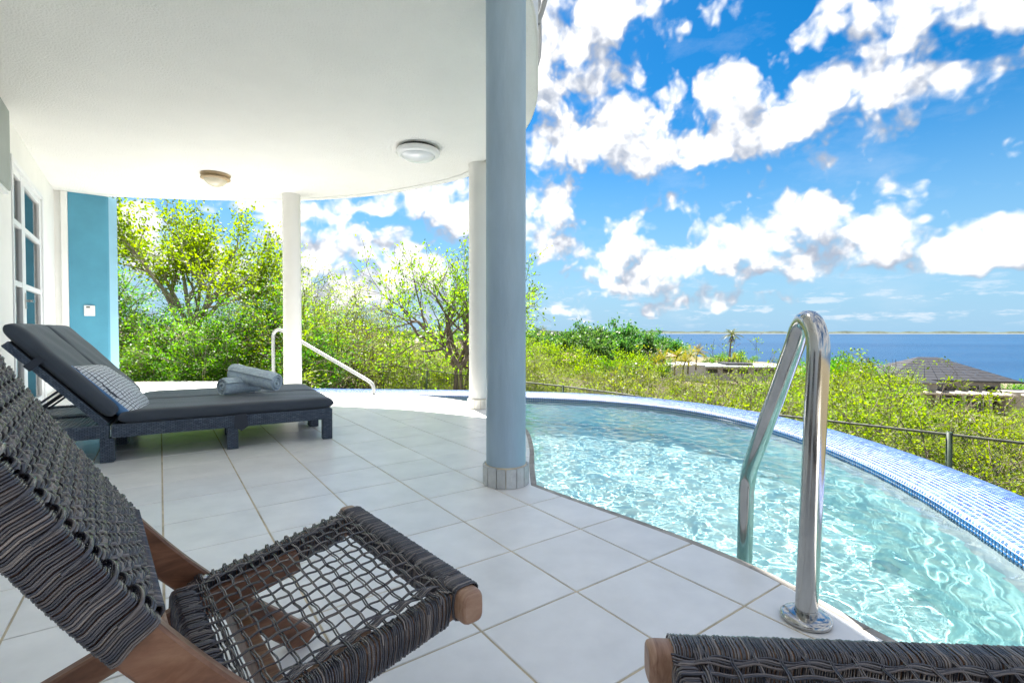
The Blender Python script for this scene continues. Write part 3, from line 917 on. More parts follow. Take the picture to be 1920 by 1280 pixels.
many = [MB() for _ in range(5)]; manydark = MB()
for k, (dist, P4, dark) in enumerate(cand):
    Vv, Fv = mosaic_piece(P4)
    if k < 290:
        mb = MB().add(Vv - P4.mean(0), Fv)
        o = obj('mosaic_tile', mb, M['darkmosaic'] if dark else M['mosaic%d' % ang.choices(range(5), (3, 5, 4, 1, 1))[0]], pool, local=True)
        o.location = tuple(P4.mean(0))
    elif dark: manydark.add(Vv, Fv)
    else: many[ang.choices(range(5), (3, 5, 4, 1, 1))[0]].add(Vv, Fv)
tot = MB()
for i, mb in enumerate(many):
    for f, mm, sm in mb.F: tot.F.append((f + tot.n, i, sm))
    tot.V += mb.V; tot.n += mb.n
for f, mm, sm in manydark.F: tot.F.append((f + tot.n, 5, sm))
tot.V += manydark.V; tot.n += manydark.n
obj('mosaic', tot, [M['mosaic%d' % i] for i in range(5)] + [M['darkmosaic']], pool, kind='stuff')

# basin floor and the wall under the terrace
pool_poly = [tuple(p) for p in edge_all] + [tuple(p) for p in RI if p[0] > -1.7][:]
pp = np.array(pool_poly); cx, cy = .9, 3.2
m = MB(); m.add([(-3, -2, -1.22), (3, -2, -1.22), (3, 7, -1.36), (-3, 7, -1.36)], [(0, 1, 2, 3)])
pf = obj('basin_floor', m, M['poolfloor'], pool)
e2 = edge_all + nn * .008
V = np.concatenate([np.c_[e2, np.full(len(e2), -1.4)], np.c_[e2, np.full(len(e2), -.043)]]); ne = len(e2)
m = MB(); m.add(V, [(i, i + 1, ne + i + 1, ne + i) for i in range(ne - 1)], 0, False)
pw = obj('basin_wall', m, M['poolfloor'], pool)
for o in (pf, pw, rim): o.cycles.is_caustics_receiver = True

# water: a rippled sheet, cut to the pool
STEP = .0135
gx = np.arange(-2.3, 2.5, STEP); gy = np.arange(-1.5, 6.5, STEP)
X, Y = np.meshgrid(gx, gy)
rw = np.random.default_rng(4); Z = np.zeros_like(X)
for k in range(100):
    lam = .046 * 2 ** (rw.random() * 2.2); a = rw.random() * 2 * math.pi
    kk = 2 * math.pi / lam
    wob = .25 * np.sin(X * 2.1 + rw.random() * 6) + .25 * np.sin(Y * 1.7 + rw.random() * 6)
    Z += .00030 * (lam / .2) ** 1.0 * np.sin(kk * (math.cos(a) * X + math.sin(a) * Y) + 2.2 * wob + rw.random() * 6.28)
Z += WATER_Z


def inside(poly, X, Y):
    r = np.zeros(X.shape, bool); n = len(poly)
    for i in range(n):
        x0, y0 = poly[i]; x1, y1 = poly[(i + 1) % n]
        if y0 == y1: continue
        c = ((y0 > Y) != (y1 > Y)) & (X < (x1 - x0) * (Y - y0) / (y1 - y0) + x0)
        r ^= c
    return r


big = [tuple(p) for p in (edge_all + nn * .022)] + [tuple(p) for p in (RI + RN * .06) if p[0] > -2.1]
C = inside(big, X[:-1, :-1] + STEP / 2, Y[:-1, :-1] + STEP / 2)
nx = len(gx); ii, jj = np.nonzero(C)
F = np.stack([ii * nx + jj, ii * nx + jj + 1, (ii + 1) * nx + jj + 1, (ii + 1) * nx + jj], -1)
used = np.unique(F); remap = -np.ones(X.size, int); remap[used] = np.arange(len(used))
m = MB(); m.add(np.stack([X.ravel(), Y.ravel(), Z.ravel()], 1)[used], remap[F], 0, True)
water = tag(obj('pool_water', m, M['water']), 'clear rippled aqua water in the pool', kind='structure')
water.cycles.is_caustics_caster = True

# ------------------------------------------------------------------ house: wall, doors, end wall, slab, columns
CEIL = 2.46
W0 = np.array([-3.75, 3.60]); WD = np.array([-.6, .8]); WN = np.array([.8, .6])      # along the wall away from the camera; out of the wall


def wp(t, out=0.0):
    p = W0 + WD * t + WN * out
    return (float(p[0]), float(p[1]))


def wall_box(mb, t0, t1, z0, z1, o0, o1, mat=0, bev=0):
    c = (np.array(wp((t0 + t1) / 2)) + WN * (o0 + o1) / 2)
    mb.frame_box((c[0], c[1], (z0 + z1) / 2), (*(WD * (t1 - t0) / 2), 0), (*(WN * abs(o1 - o0) / 2), 0), (0, 0, (z1 - z0) / 2), mat, bev)


house = thing('house', 'white house with a glazed terrace door and blue end wall', 'house', (-3.75, 3.6, 0))
T0, T1, DZ = .44, 1.98, 2.20
m = MB()
wall_box(m, -5.6, T0, 0, 2.459, -.25, 0)
wall_box(m, T1, 2.83, 0, 2.459, -.25, 0)
wall_box(m, T0, T1, DZ, 2.459, -.25, 0)
wall_box(m, -5.6, 2.83, 2.72, 5.6, -.25, 0)
obj('wall', m, M['wall'], house)
m = MB(); wall_box(m, T1 + .02, 2.83, 0, .10, .001, .012); wall_box(m, -5.6, T0 - .02, 0, .10, .001, .012)
obj('skirting', m, M['collar2'], house)
# the room behind the glass
m = MB(); wall_box(m, -1.2, 2.8, -.02, 2.6, -2.6, -2.55); wall_box(m, -1.2, -1.15, -.02, 2.6, -2.54, -.26); wall_box(m, 2.75, 2.8, -.02, 2.6, -2.54, -.26)
obj('room_wall', m, M['wall'], house)
m = MB(); wall_box(m, -1.14, 2.74, 2.5, 2.58, -2.54, -.26); obj('room_ceiling', m, M['wall'], house)
m = MB(); wall_box(m, -1.14, 2.74, -.06, -.002, -2.54, -.26); obj('room_floor', m, M['coping'], house)
# doors: a narrow fixed leaf and a wide door, four panes high each
FR = -.03
m = MB()
for t0, t1, z0, z1 in ((T0, T1, DZ - .05, DZ - .001), (T0, T0 + .05, .0, DZ - .051), (T1 - .06, T1, 0, DZ - .051)):
    wall_box(m, t0 + .001, t1 - .001, z0, z1, FR - .06, FR + .04, 0, .004)
fr = obj('door_frame', m, M['white'], house)
for leaf, (a, b) in enumerate(((T0 + .055, .955), (.965, T1 - .065))):
    st = .055 if leaf == 0 else .085
    zt = DZ - .055
    m = MB()
    for t0, t1 in ((a, a + st), (b - st, b)): wall_box(m, t0, t1, .02, zt, FR - .02, FR + .025, 0, .004)
    zr = [.02, .12, .64, .70, 1.16, 1.205, 1.67, 1.715, zt - .06, zt]
    for k in range(0, 10, 2): wall_box(m, a + st, b - st, zr[k], zr[k + 1], FR - .018, FR + .022, 0, .003)
    d = obj('door', m, M['white'], house)
    for k in range(4):
        g = MB(); wall_box(g, a + st - .004, b - st + .004, zr[2 * k + 1] - .004, zr[2 * k + 2] + .004, FR - .003, FR + .003)
        obj('pane', g, M['glass'], d)
    if leaf == 1:
        g = MB(); wall_box(g, a + .02, a + .05, .98, 1.12, FR + .026, FR + .034); wall_box(g, a + .02, a + .14, 1.04, 1.06, FR + .06, FR + .075, 0, .004); wall_box(g, a + .025, a + .045, 1.04, 1.06, FR + .034, FR + .06)
        obj('handle', g, M['steel'], d)
# curtain behind the wide door: soft vertical folds
m = MB(); tt = np.linspace(.95, 1.95, 90); oo = -.125 + .018 * np.sin(tt * 70) + .01 * np.sin(tt * 23)
V = [(*wp(t, o), .03) for t, o in zip(tt, oo)] + [(*wp(t, o), 2.15) for t, o in zip(tt, oo)]
m.add(V, [(i, i + 1, 91 + i, 90 + i) for i in range(89)], 0, True)
cu = obj('curtain', m, M['curtain'], house)
m = MB(); tt = np.linspace(T0 + .05, .945, 40); oo = -.12 + .012 * np.sin(tt * 60)
V = [(*wp(t, o), .03) for t, o in zip(tt, oo)] + [(*wp(t, o), 2.0) for t, o in zip(tt, oo)]
m.add(V, [(i, i + 1, 41 + i, 40 + i) for i in range(39)], 0, True)
obj('blue_reflection', m, M['bluewall'], house)  # sheet added behind the narrow leaf, standing in for a blue reflection
# end wall
C0 = np.array([-5.45, 5.87]); ED = np.array([.8134, .5817]); EN = np.array([.5817, -.8134])


def end_box(mb, t0, t1, z0, z1, o0, o1, mat=0, bev=0):
    c = C0 + ED * (t0 + t1) / 2 + EN * (o0 + o1) / 2
    mb.frame_box((c[0], c[1], (z0 + z1) / 2), (*(ED * (t1 - t0) / 2), 0), (*(EN * (o1 - o0) / 2), 0), (0, 0, (z1 - z0) / 2), mat, bev)


m = MB(); end_box(m, -.02, .055, 0, 2.459, -.3, .0); end_box(m, .056, .118, 0, 2.459, -.3, .03, 0, .006)
obj('pilaster', m, M['wall'], house)
e0 = C0 + ED * .12; e1 = C0 + ED * .50
A = [tuple(e0), tuple(e1 - ED * .02), tuple(e1 - EN * .02), tuple(e1 - EN * .05 + np.array([.01, .10])), tuple(e1 - EN * .34 + ED * .0), tuple(e0 - EN * .34)]
m = MB(); m.prism(A[:2] + [tuple(e1 - EN * .012)] + [tuple(e0 - EN * .012)], 0, 2.459)
obj('blue_end_wall', m, M['bluewall'], house)
m = MB(); q0 = e1 - EN * .0125
m.prism([tuple(e0 - EN * .0125), tuple(q0 + ED * .0), tuple(q0 + np.array([.012, .115])), tuple(q0 + np.array([-.30, .24])), tuple(e0 - EN * .36)], 0, 2.459)
obj('wall_reveal', m, M['bluewall2'], house)
# thermostat on the end wall
t_ = at_y(169, 583, 6.0); t_ = None
r_ = (169 - 960) / FPX; tt_ = (r_ * C0[1] - C0[0]) / (ED[0] - r_ * ED[1]); yy = C0[1] + ED[1] * tt_
zz = EYE + (622.5 - 582.5) / FPX * yy
th = thing('wall_control', 'small white control panel on the blue end wall', 'control panel', (float((C0 + ED * tt_)[0]), float((C0 + ED * tt_)[1]), zz - .065))
m = MB(); end_box(m, tt_ - .052, tt_ + .052, zz - .065, zz + .065, .001, .022, 0, .006); obj('casing', m, M['plastic'], th)
m = MB(); end_box(m, tt_ - .03, tt_ + .005, zz + .035, zz + .05, .0221, .0235); obj('display', m, M['dark'], th)
m = MB(); end_box(m, tt_ - .034, tt_ + .034, zz - .045, zz - .005, .0221, .026, 0, .002); obj('cover', m, M['white'], th)
# grey green panel high on the near wall
m = MB(); wall_box(m, -1.2, .115, 1.83, 2.43, .002, .05, 0, .008)
sp_ = thing('shutter_box', 'grey green shutter box high on the white wall by the door', 'shutter box', (*wp(0, .02), 1.83)); obj('casing', m, M['greypanel'], sp_)
m = MB(); wall_box(m, -1.2, .10, 1.80, 1.828, .006, .04); obj('bottom_rail', m, M['white'], sp_)

# slab of the balcony above: soffit, drip groove, fascia
SLAB = [(-6.9, 5.9), (-5.6, 6.08), (-4.95, 6.17), (-3.82, 6.32), (-2.74, 6.35), (-1.71, 6.11), (-1.0, 5.75), (-.47, 5.36), (-.10, 4.76), (.11, 4.10), (.17, 3.63), (.155, 3.20), (.13, 2.78), (.07, 2.45), (-.1, 1.98), (-.42, 1.50), (-.9, 1.12), (-1.35, .92)]
SL, _ = smooth_line(SLAB, 150)
SLn = normals2(SL)
cS = np.array([-3, 3.2])
if np.dot(SLn[75], SL[75] - cS) < 0: SLn = -SLn
back = [wp(-3.9, -.12), wp(2.9, -.12), (-6.9, 5.6)]
outer = [tuple(p) for p in SL]
m = MB(); m.prism([tuple(p) for p in (SL - SLn * .105)] + back, CEIL, CEIL + .25)
bal = thing('balcony', 'round white balcony slab roofing the terrace', 'balcony', (-2.6, 3.5, CEIL))
obj('soffit', m, M['ceiling'], bal)
# outer strip of the soffit beyond the groove
def band(mb, d0, d1, z0, z1):
    a = SL - SLn * d0; b = SL - SLn * d1; n = len(SL)
    V = np.concatenate([np.c_[a, np.full(n, z0)], np.c_[b, np.full(n, z0)], np.c_[b, np.full(n, z1)], np.c_[a, np.full(n, z1)]])
    F = []
    for i in range(n - 1):
        for k in range(4):
            F.append((k * n + i, k * n + i + 1, ((k + 1) % 4) * n + i + 1, ((k + 1) % 4) * n + i))
    mb.add(V, F, 0, False)
m = MB(); band(m, .0, .092, CEIL - .001, CEIL + .25); obj('edge_band', m, M['ceiling'], bal)
m = MB(); band(m, .094, .104, CEIL + .012, CEIL + .24); obj('drip_groove', m, M['collar'], bal)
m = MB(); band(m, -.012, -.0005, CEIL + .002, CEIL + .36); obj('fascia', m, M['column'], bal)
m = MB(); m.prism(outer + back, CEIL + .252, CEIL + .32); obj('deck', m, M['ceiling'], bal)
# railing of the balcony: posts and a bent top rail
rl_pts = SL[10:150:1] + SLn[10:150:1] * .06
m = MB(); m.cords(np.c_[rl_pts, np.full(len(rl_pts), CEIL + 1.25)], .024, 8); obj('top_rail', m, M['whitepipe'], bal)
k = 14
while k < 150:
    p = SL[k]; n_ = SLn[k]
    m = MB(); P = np.array([[*(p + n_ * .008), CEIL + .30], [*(p + n_ * .05), CEIL + .42], [*(p + n_ * .075), CEIL + .60], [*(p + n_ * .06), CEIL + 1.24]])
    P, _ = smooth_line(P, 14); m.cords(P, .017, 8); obj('railing_post', m, M['whitepipe'], bal)
    k += 9
# unseen roof added overhead, its radius set to shade the terrace, not the pool
m = MB(); cc = np.array([-2.75, 3.45]); Rr = 2.58
arc = [(cc[0] + Rr * math.cos(a), cc[1] + Rr * math.sin(a)) for a in np.linspace(-1.0, 2.6, 60)]
m.prism(arc + [wp(2.9, -.12), wp(-4.5, -.12)], 5.35, 5.6); obj('roof', m, M['ceiling'], house)

# columns
def column(cx, cy, r, mt, ct, label, seed=0, top=CEIL - .001, ntile=14, ct_h=.098):
    t = thing('column', label, 'column', (cx, cy, 0), group=None)
    m = MB(); prof = [(r, ct_h - .004), (r, top - .012), (r + .004, top - .008), (r + .004, top)]
    m.lathe(prof, (cx, cy, 0), 64); obj('shaft', m, M[mt], t)
    m = MB(); m.lathe([(r + .009, 0.001), (r + .009, ct_h - .002), (r - .002, ct_h + .006)], (cx, cy, 0), 56); obj('mortar', m, M['grout'], t)
    rs = random.Random(seed); a0 = rs.random()
    ws = [rs.choice((1, 1, 1, .55, .85)) for _ in range(ntile)]; tot_ = sum(ws); a = a0
    for w_ in ws:
        da = 2 * math.pi * w_ / tot_; g = .035
        tilt = rs.uniform(-.0015, .0015); rr_ = r + .017
        P = []
        for q in (0, .5, 1):
            an = a + g / 2 + (da - g) * q; P.append((cx + (rr_ + tilt) * math.cos(an), cy + (rr_ + tilt) * math.sin(an)))
        for q in (1, .5, 0):
            an = a + g / 2 + (da - g) * q; P.append((cx + (r + .005) * math.cos(an), cy + (r + .005) * math.sin(an)))
        m = MB(); m.prism(P, .002, ct_h + rs.uniform(-.003, .003)); obj('collar_tile', m, M[ct], t)
        a += da


column(-.031, 2.502, .101, 'shadecolumn', 'collar', 'thick column, blue shade in its colour, standing at the pool corner', 2)
column(-.335, 4.985, .101, 'column', 'collar2', 'white column on the pool edge behind the near one', 5)
column(-2.72, 6.08, .104, 'column', 'collar2', 'white column behind the foot of the loungers', 8)


# ceiling lamps
def lamp(c, R_, label, mats, styl):
    t = thing('ceiling_lamp', label, 'ceiling lamp', (c.x, c.y, CEIL))
    if styl == 0:
        m = MB(); m.lathe([(0.001, -.001), (R_ * .86, -.001), (R_ * .88, -.022), (R_ * .8, -.024)], (c.x, c.y, CEIL), 48); obj('base', m, M['dark'], t)
        m = MB(); m.lathe([(R_ * .84, -.020), (R_, -.026), (R_ * 1.02, -.042), (R_ * .97, -.062), (R_ * .84, -.074), (R_ * .80, -.074), (R_ * .79, -.066)], (c.x, c.y, CEIL), 56); obj('rim', m, M[mats[0]], t)
        m = MB(); m.lathe([(R_ * .79, -.068), (R_ * .75, -.082), (R_ * .6, -.100), (R_ * .4, -.113), (R_ * .2, -.119), (.0005, -.121)], (c.x, c.y, CEIL), 56); obj('diffuser', m, M[mats[1]], t)
    else:
        m = MB(); m.lathe([(0.001, -.001), (R_ * .99, -.001), (R_ * .98, -.014), (R_ * .90, -.03), (R_ * .5, -.032)], (c.x, c.y, CEIL), 48); obj('base', m, M[mats[0]], t)
        m = MB(); m.lathe([(R_ * .7, -.032), (R_ * .97, -.040), (R_ * .98, -.050), (R_ * .82, -.062), (R_ * .74, -.060)], (c.x, c.y, CEIL), 48); obj('ring', m, M['beige'], t)
        m = MB(); m.lathe([(R_ * .76, -.058), (R_ * .70, -.078), (R_ * .52, -.105), (R_ * .28, -.122), (.0005, -.128)], (c.x, c.y, CEIL), 48); obj('glass', m, M[mats[1]], t)


lamp(at_z(784, 282, CEIL - .02), .195, 'large round white ceiling lamp near the columns', ('white', 'opal'), 0)
lamp(at_z(404, 330, CEIL - .015), .145, 'small beige ceiling lamp with a domed glass over the loungers', ('beige', 'opal2'), 1)

# ------------------------------------------------------------------ steel rails
def tube_path(pts, n):
    return smooth_line(pts, n)[0]


grab = thing('grab_rail', 'bent stainless steel grab rail at the pool edge', 'grab rail', (.787, 1.306, 0))
P = []
def arc3(c, u, v, r, a0, a1, k):
    return [tuple(np.array(c) + r * (math.cos(a) * np.array(u) + math.sin(a) * np.array(v))) for a in np.linspace(a0, a1, k)]
A0 = np.array([.787, 1.300, .0]); A1 = np.array([.792, 1.268, .70])
B1 = np.array([.862, 1.775, .27]); B0 = np.array([.842, 1.79, -.75])
# the slanted run leaves the bend at the top
S0 = np.array([.806, 1.395, .742])
path = [tuple(A0 + (A1 - A0) * t) for t in np.linspace(0, 1, 8)]
mid = [(.7935, 1.272, .745), (.7955, 1.290, .783), (.7985, 1.316, .802), (.802, 1.346, .800), (.8045, 1.373, .778)]
path += mid + [tuple(S0 + (B1 - S0) * t) for t in np.linspace(0, .97, 8)] + [(.866, 1.792, .235), (.864, 1.797, .19)] + [tuple(np.array([.863, 1.797, .15]) + (B0 - np.array([.863, 1.797, .15])) * t) for t in np.linspace(0, 1, 5)]
m = MB(); m.cords(tube_path(path, 150), .0268, 24); obj('tube', m, M['steel'], grab)
m = MB(); m.lathe([(.0275, .001), (.060, .001), (.062, .006), (.061, .013), (.054, .019), (.034, .0225), (.0275, .0225)], tuple(A0), 48); obj('flange', m, M['steel'], grab)

hr = thing('hand_rail', 'white handrail sloping down to the far pool edge', 'handrail', (-3.3, 6.75, 0))
hp = [(-3.31, 6.80, -.02), (-3.31, 6.80, .3), (-3.31, 6.80, .68), (-3.285, 6.785, .765), (-3.21, 6.745, .80), (-3.13, 6.70, .787), (-2.95, 6.62, .705), (-2.4, 6.37, .45), (-1.95, 6.16, .245), (-1.80, 6.09, .175), (-1.735, 6.06, .135), (-1.71, 6.05, .08), (-1.705, 6.05, 0)]
m = MB(); m.cords(tube_path(hp, 120), .0225, 14); obj('tube', m, M['whitepipe'], hr)

# ------------------------------------------------------------------ woven lounge chairs
def seg(p, q, n):
    return np.linspace(np.array(p, float), np.array(q, float), n)


def board(mb, line, thick, depth, w0, mat=0):
    """a sawn curved board: line of (s, z) centres, depth across it, thickness along w"""
    L_, _ = smooth_line(line, 40)
    T = np.gradient(L_, axis=0); T /= np.linalg.norm(T, axis=1, keepdims=True); N = np.stack([-T[:, 1], T[:, 0]], 1)
    c = .004; prof = [(-depth / 2, c), (-depth / 2 + c, 0), (depth / 2 - c, 0), (depth / 2, c), (depth / 2, thick - c), (depth / 2 - c, thick), (-depth / 2 + c, thick), (-depth / 2, thick - c)]
    V = []; n = len(L_); k = len(prof)
    for i in range(n):
        for d, w in prof: V.append((L_[i, 0] + N[i, 0] * d, w0 + w, L_[i, 1] + N[i, 1] * d))
    F = [(i * k + a, i * k + (a + 1) % k, (i + 1) * k + (a + 1) % k, (i + 1) * k + a) for i in range(n - 1) for a in range(k)]
    F = [f[::-1] for f in F]
    F += [tuple(range(k)), tuple((n - 1) * k + a for a in range(k - 1, -1, -1))]
    mb.add(V, F, mat, False)


def build_chair():
    t = thing('lounge_chair', 'brown wooden lounge chair with woven cord seat and reclined back, beside the loungers', 'chair', (-.5, 1.215, 0), math.atan2(-.65, -.76), group='woven cord lounge chairs')
    rc = np.random.default_rng(21)
    WMAX = .55
    back_line = [(.668, .90), (.60, .775), (.533, .655), (.45, .512), (.38, .400), (.302, .294), (.23, .210), (.19, .168), (.10, .088), (.015, .008)]
    for w0 in (-.013, .476):
        m = MB(); board(m, back_line, .028, .058, w0); obj('back_rail', m, M['wood'], t, local=True)
    # seat plane
    def zs(s): return .318 - .2055 * (s + .095)
    for w0 in (.024, .498):
        m = MB(); board(m, [(-.082, zs(-.082) - .030), (.1, zs(.1) - .030), (.285, zs(.285) - .030)], .028, .050, w0); obj('seat_rail', m, M['wood2'], t, local=True)
    for w0 in (.057, .465):
        m = MB(); board(m, [(.055, .246), (.20, .212), (.316, .186), (.50, .122), (.81, .008)], .026, .052, w0); obj('leg', m, M['wood'], t, local=True)
    # front bar with rounded ends
    m = MB(); sec_ = [(.0215 * math.copysign(abs(math.cos(a)) ** .5, math.cos(a)), .0285 * math.copysign(abs(math.sin(a)) ** .5, math.sin(a))) for a in np.linspace(0, 2 * math.pi, 20, endpoint=False)]
    ws = [(-.010, .80), (-.008, .91), (-.003, .98), (.004, 1), (.546, 1), (.553, .98), (.558, .91), (.560, .80)]
    V = [(-.095 + .003 + a * f, w, zs(-.095) - .030 + b * f) for w, f in ws for a, b in sec_]
    k = 20; F = [(i * k + a, i * k + (a + 1) % k, (i + 1) * k + (a + 1) % k, (i + 1) * k + a) for i in range(len(ws) - 1) for a in range(k)]
    m.add(V, F, 0, True); m.add(V, [tuple(range(k))[::-1], tuple(range((len(ws) - 1) * k, len(ws) * k))]); obj('front_bar', m, M['wood2'], t, local=True)
    m = MB(); m.box(.262, .288, .05, .50, zs(.27) - .055, zs(.27) - .008, 0, .004); obj('seat_back_bar', m, M['wood'], t, local=True)
    m = MB(); m.box(.322, .352, -.035, .585, .262, .305, 0, .004); obj('rear_bar', m, M['wood2'], t, local=True)
    m = MB(); m.box(.165, .195, .014, .534, .135, .178, 0, .004); obj('cross_bar', m, M['wood'], t, local=True)
    m = MB(); m.box(.585, .61, .084, .464, .06, .10, 0, .004); obj('leg_bar', m, M['wood'], t, local=True)
    # brass screw at the joint
    m = MB(); m.lathe([(.0005, .004), (.006, .003), (.0075, 0)], (.235, .038, zs(.235) + .001), 14); obj('screw', m, M['steel'], t, local=True)

    # ---- seat weave
    R = .0017
    def loops(cs, cw, cz, hs, hw, hz, axis, pitch, lo, hi, r=R, lean=.0, jit=.0012, mod=0.0):
        """tight wrapping round a bar; axis 's' or 'w' is the bar's direction, centre line given as functions"""
        out = []; q = lo
        an = np.linspace(0, 2 * math.pi, 14, endpoint=False)
        cxx = np.sign(np.cos(an)) * np.abs(np.cos(an)) ** .45; cyy = np.sign(np.sin(an)) * np.abs(np.sin(an)) ** .45
        while q < hi:
            e = 1 + rc.uniform(0, .05) + mod * abs(math.sin(q / .034 * math.pi))
            sh = (an / (2 * math.pi)) * pitch + lean * cyy + rc.uniform(-jit, jit)
            if axis == 's':
                s = q + sh; P = np.stack([s + hs * 0, cw + hw * e * cxx, cz(s) + hz * e * cyy], 1)
            else:
                w = q + sh; P = np.stack([cs + hs * e * cxx, w, cz(cs + hs * cxx) + hz * e * cyy], 1)
            out.append(P); q += pitch
        return np.array(out), r
    m = MB()
    for cw in (.038, .512):
        P, r = loops(0, cw, lambda s: zs(s) - .030, 0, .0175, .0285, 's', .0036, -.062, .262)
        m.cords(P, r, 5, closed=True)
    P, r = loops(-.094, 0, lambda s: zs(-.095) - .030 + 0 * s, .0245, 0, .0300, 'w', .0036, .022, .532, lean=.004)
    m.cords(P, r, 5, closed=True)
    P, r = loops(.275, 0, lambda s: zs(.275) - .030 + 0 * s, .017, 0, .027, 'w', .0040, .055, .497, mod=.35, r=.0021)
    m.cords(P, r, 5, closed=True)
    obj('rail_wrapping', m, M['cord'], t, kind='stuff', local=True)
    # bundles running beside the bars and the open net between them
    m = MB()
    sN = np.linspace(-.085, .275, 60); wN = np.concatenate([[.0185, .021, .0235], np.linspace(.026, .524, 90), [.5265, .529, .5315]])
    pitch_w = .0335; nW = 13; w_first = .068
    pitch_s = .0215; nSr = 14; s_first = -.040
    def rowz(w, k, amp=.0017): return amp * np.cos((w - w_first) / pitch_w * math.pi + k * math.pi)
    def colz(s, k, amp=.0017): return -amp * np.cos((s - s_first) / pitch_s * math.pi + k * math.pi)
    K = []
    for k in range(nW):
        w0 = w_first + k * pitch_w
        for d in (-.0015, .0015):
            jit = rc.normal(0, .0008, len(sN)).cumsum() * .18
            wig = .0007 * np.sin(sN / pitch_s * math.pi + k)
            z = zs(sN) + .0015 + colz(sN, k)
            lift = np.clip((-.062 - sN) / .02, 0, 1) * .0025
            K.append(np.stack([sN, w0 + d + wig + jit, z + lift], 1))
    m.cords(np.array(K), R * .84, 5)
    K = []
    for k in range(nSr):
        s0 = s_first + k * pitch_s
        for d in (-.0015, .0015):
            jit = rc.normal(0, .0008, len(wN)).cumsum() * .14
            wig = .0009 * np.sin(wN / pitch_w * math.pi + k * 1.3)
            lift = np.clip((.055 - wN) / .02, 0, 1) * .0022 + np.clip((wN - .497) / .02, 0, 1) * .0022 - np.clip((.0245 - wN) / .006, 0, 1) ** 2 * .012 - np.clip((wN - .5255) / .006, 0, 1) ** 2 * .012
            z = zs(s0) + .0015 + rowz(wN, k) + lift
            K.append(np.stack([s0 + d + wig + jit, wN, z], 1))
    m.cords(np.array(K), R * .84, 5)
    K = []
    for (b0, nb) in ((.060, 5), (.066, 0), (.486, 5)):
        for k in range(nb):
            off = (k - 2) * .0036
            K.append(np.stack([sN, b0 + off + rc.normal(0, .0004, len(sN)).cumsum() * .3, zs(sN) + .0005 + .0030 * np.sin(sN / .0215 * math.pi + k * .5) + rc.uniform(-.001, .001)], 1))
    m.cords(np.array(K), R, 5)
    K = []
    for (b0, nb) in ((-.060, 4), (.250, 3)):
        for k in range(nb):
            off = (k - 2) * .0038
            K.append(np.stack([b0 + off + rc.normal(0, .0004, len(wN)).cumsum() * .25, wN, zs(b0 + off) + .0008 + .0030 * np.sin(wN / pitch_w * math.pi + k * .6)], 1))
    m.cords(np.array(K), R, 5)
    obj('seat_weave', m, M['cord'], t, kind='stuff', local=True)

    # ---- back weave: over the curved rails
    BL, bl = smooth_line(back_line[:6], 400)
    T_ = np.gradient(BL, axis=0); T_ /= np.linalg.norm(T_, axis=1, keepdims=True); N_ = np.stack([T_[:, 1], -T_[:, 0]], 1)
    if N_[100][0] > 0: N_ = -N_                 # face of the back looks forward (towards smaller s) and up
    i_end = int(np.argmin(np.abs(BL[:, 0] - .374)))
    arcl = np.linspace(0, bl, 401)
    def bp(q, out):
        s = np.interp(q, arcl, BL[:, 0]); z = np.interp(q, arcl, BL[:, 1]); a = np.interp(q, arcl, N_[:, 0]); b = np.interp(q, arcl, N_[:, 1])
        return s + a * out, z + b * out
    q0, q1 = .045, arcl[i_end]
    m = MB()
    for cw in (.001, .490):
        K = []; q = q0
        an = np.linspace(0, 2 * math.pi, 16, endpoint=False)
        cxx = np.sign(np.cos(an)) * np.abs(np.cos(an)) ** .4; cyy = np.sign(np.sin(an)) * np.abs(np.sin(an)) ** .4
        while q < q1:
            e = 1 + rc.uniform(0, .04)
            s, z = bp(q + an / 6.283 * .005 + rc.uniform(-.001, .001) - .010 * cyy * 0, .0295 * e * cyy)
            K.append(np.stack([s, cw + .0185 * e * cxx, z], 1)); q += .0037
        m.cords(np.array(K), .0019, 5, closed=True)
    obj('rail_wrapping', m, M['cord'], t, kind='stuff', local=True)
    m = MB(); K = []
    wN2 = np.linspace(.0, .491, 120); qN = np.linspace(q0, q1 - .004, 110)
    PW = .0262; PQ = .0118
    nq = int((q1 - q0 - .012) / PQ)
    for k in range(nq):
        for d in (-.0024, .0024):
            w_ = wN2; q = q0 + .006 + k * PQ + d + .0034 * np.sin(w_ / PW * math.pi + k * math.pi) + rc.normal(0, .0006, len(w_)).cumsum() * .12
            out = .0300 + .0050 * np.cos(w_ / PW * math.pi + k * math.pi)
            s, z = bp(q, out)
            K.append(np.stack([s, w_, z], 1))
    m.cords(np.array(K), .0026, 5)
    K = []
    for k in range(int(.472 / PW)):
        for d in (-.0032, .0032):
            w_ = .0135 + k * PW + d + .0022 * np.sin(qN / PQ * math.pi + k * math.pi)
            out = .0300 - .0052 * np.cos(qN / PQ * math.pi + k * math.pi) * np.where(k % 2 == 0, 1, -1)
            s, z = bp(qN, out)
            K.append(np.stack([s, w_ + 0 * s, z], 1))
    m.cords(np.array(K), .0027, 5)
    # loops that bind the edge every few rows
    for side, cw, rr_ in ((-1, .0, .0026), (1, .491, .0030)):
        K = []
        for k in range(2, nq, 4):
            q = q0 + .006 + k * PQ + rc.uniform(-.002, .002)
            a = np.linspace(0, 1, 9)
            w_ = cw + side * np.array([-.030, -.020, -.008, .004, .014, .0195, .021, .0212, .0212]); out = np.array([.030, .036, .0365, .0355, .0335, .029, .022, .012, .004])
            s, z = bp(q + .008 * a, out); K.append(np.stack([s, w_, z], 1))
        m.cords(np.array(K), rr_, 5)
    # rolled bottom edge
    K = []; an = np.linspace(0, 2 * math.pi, 12, endpoint=False); w_ = .024
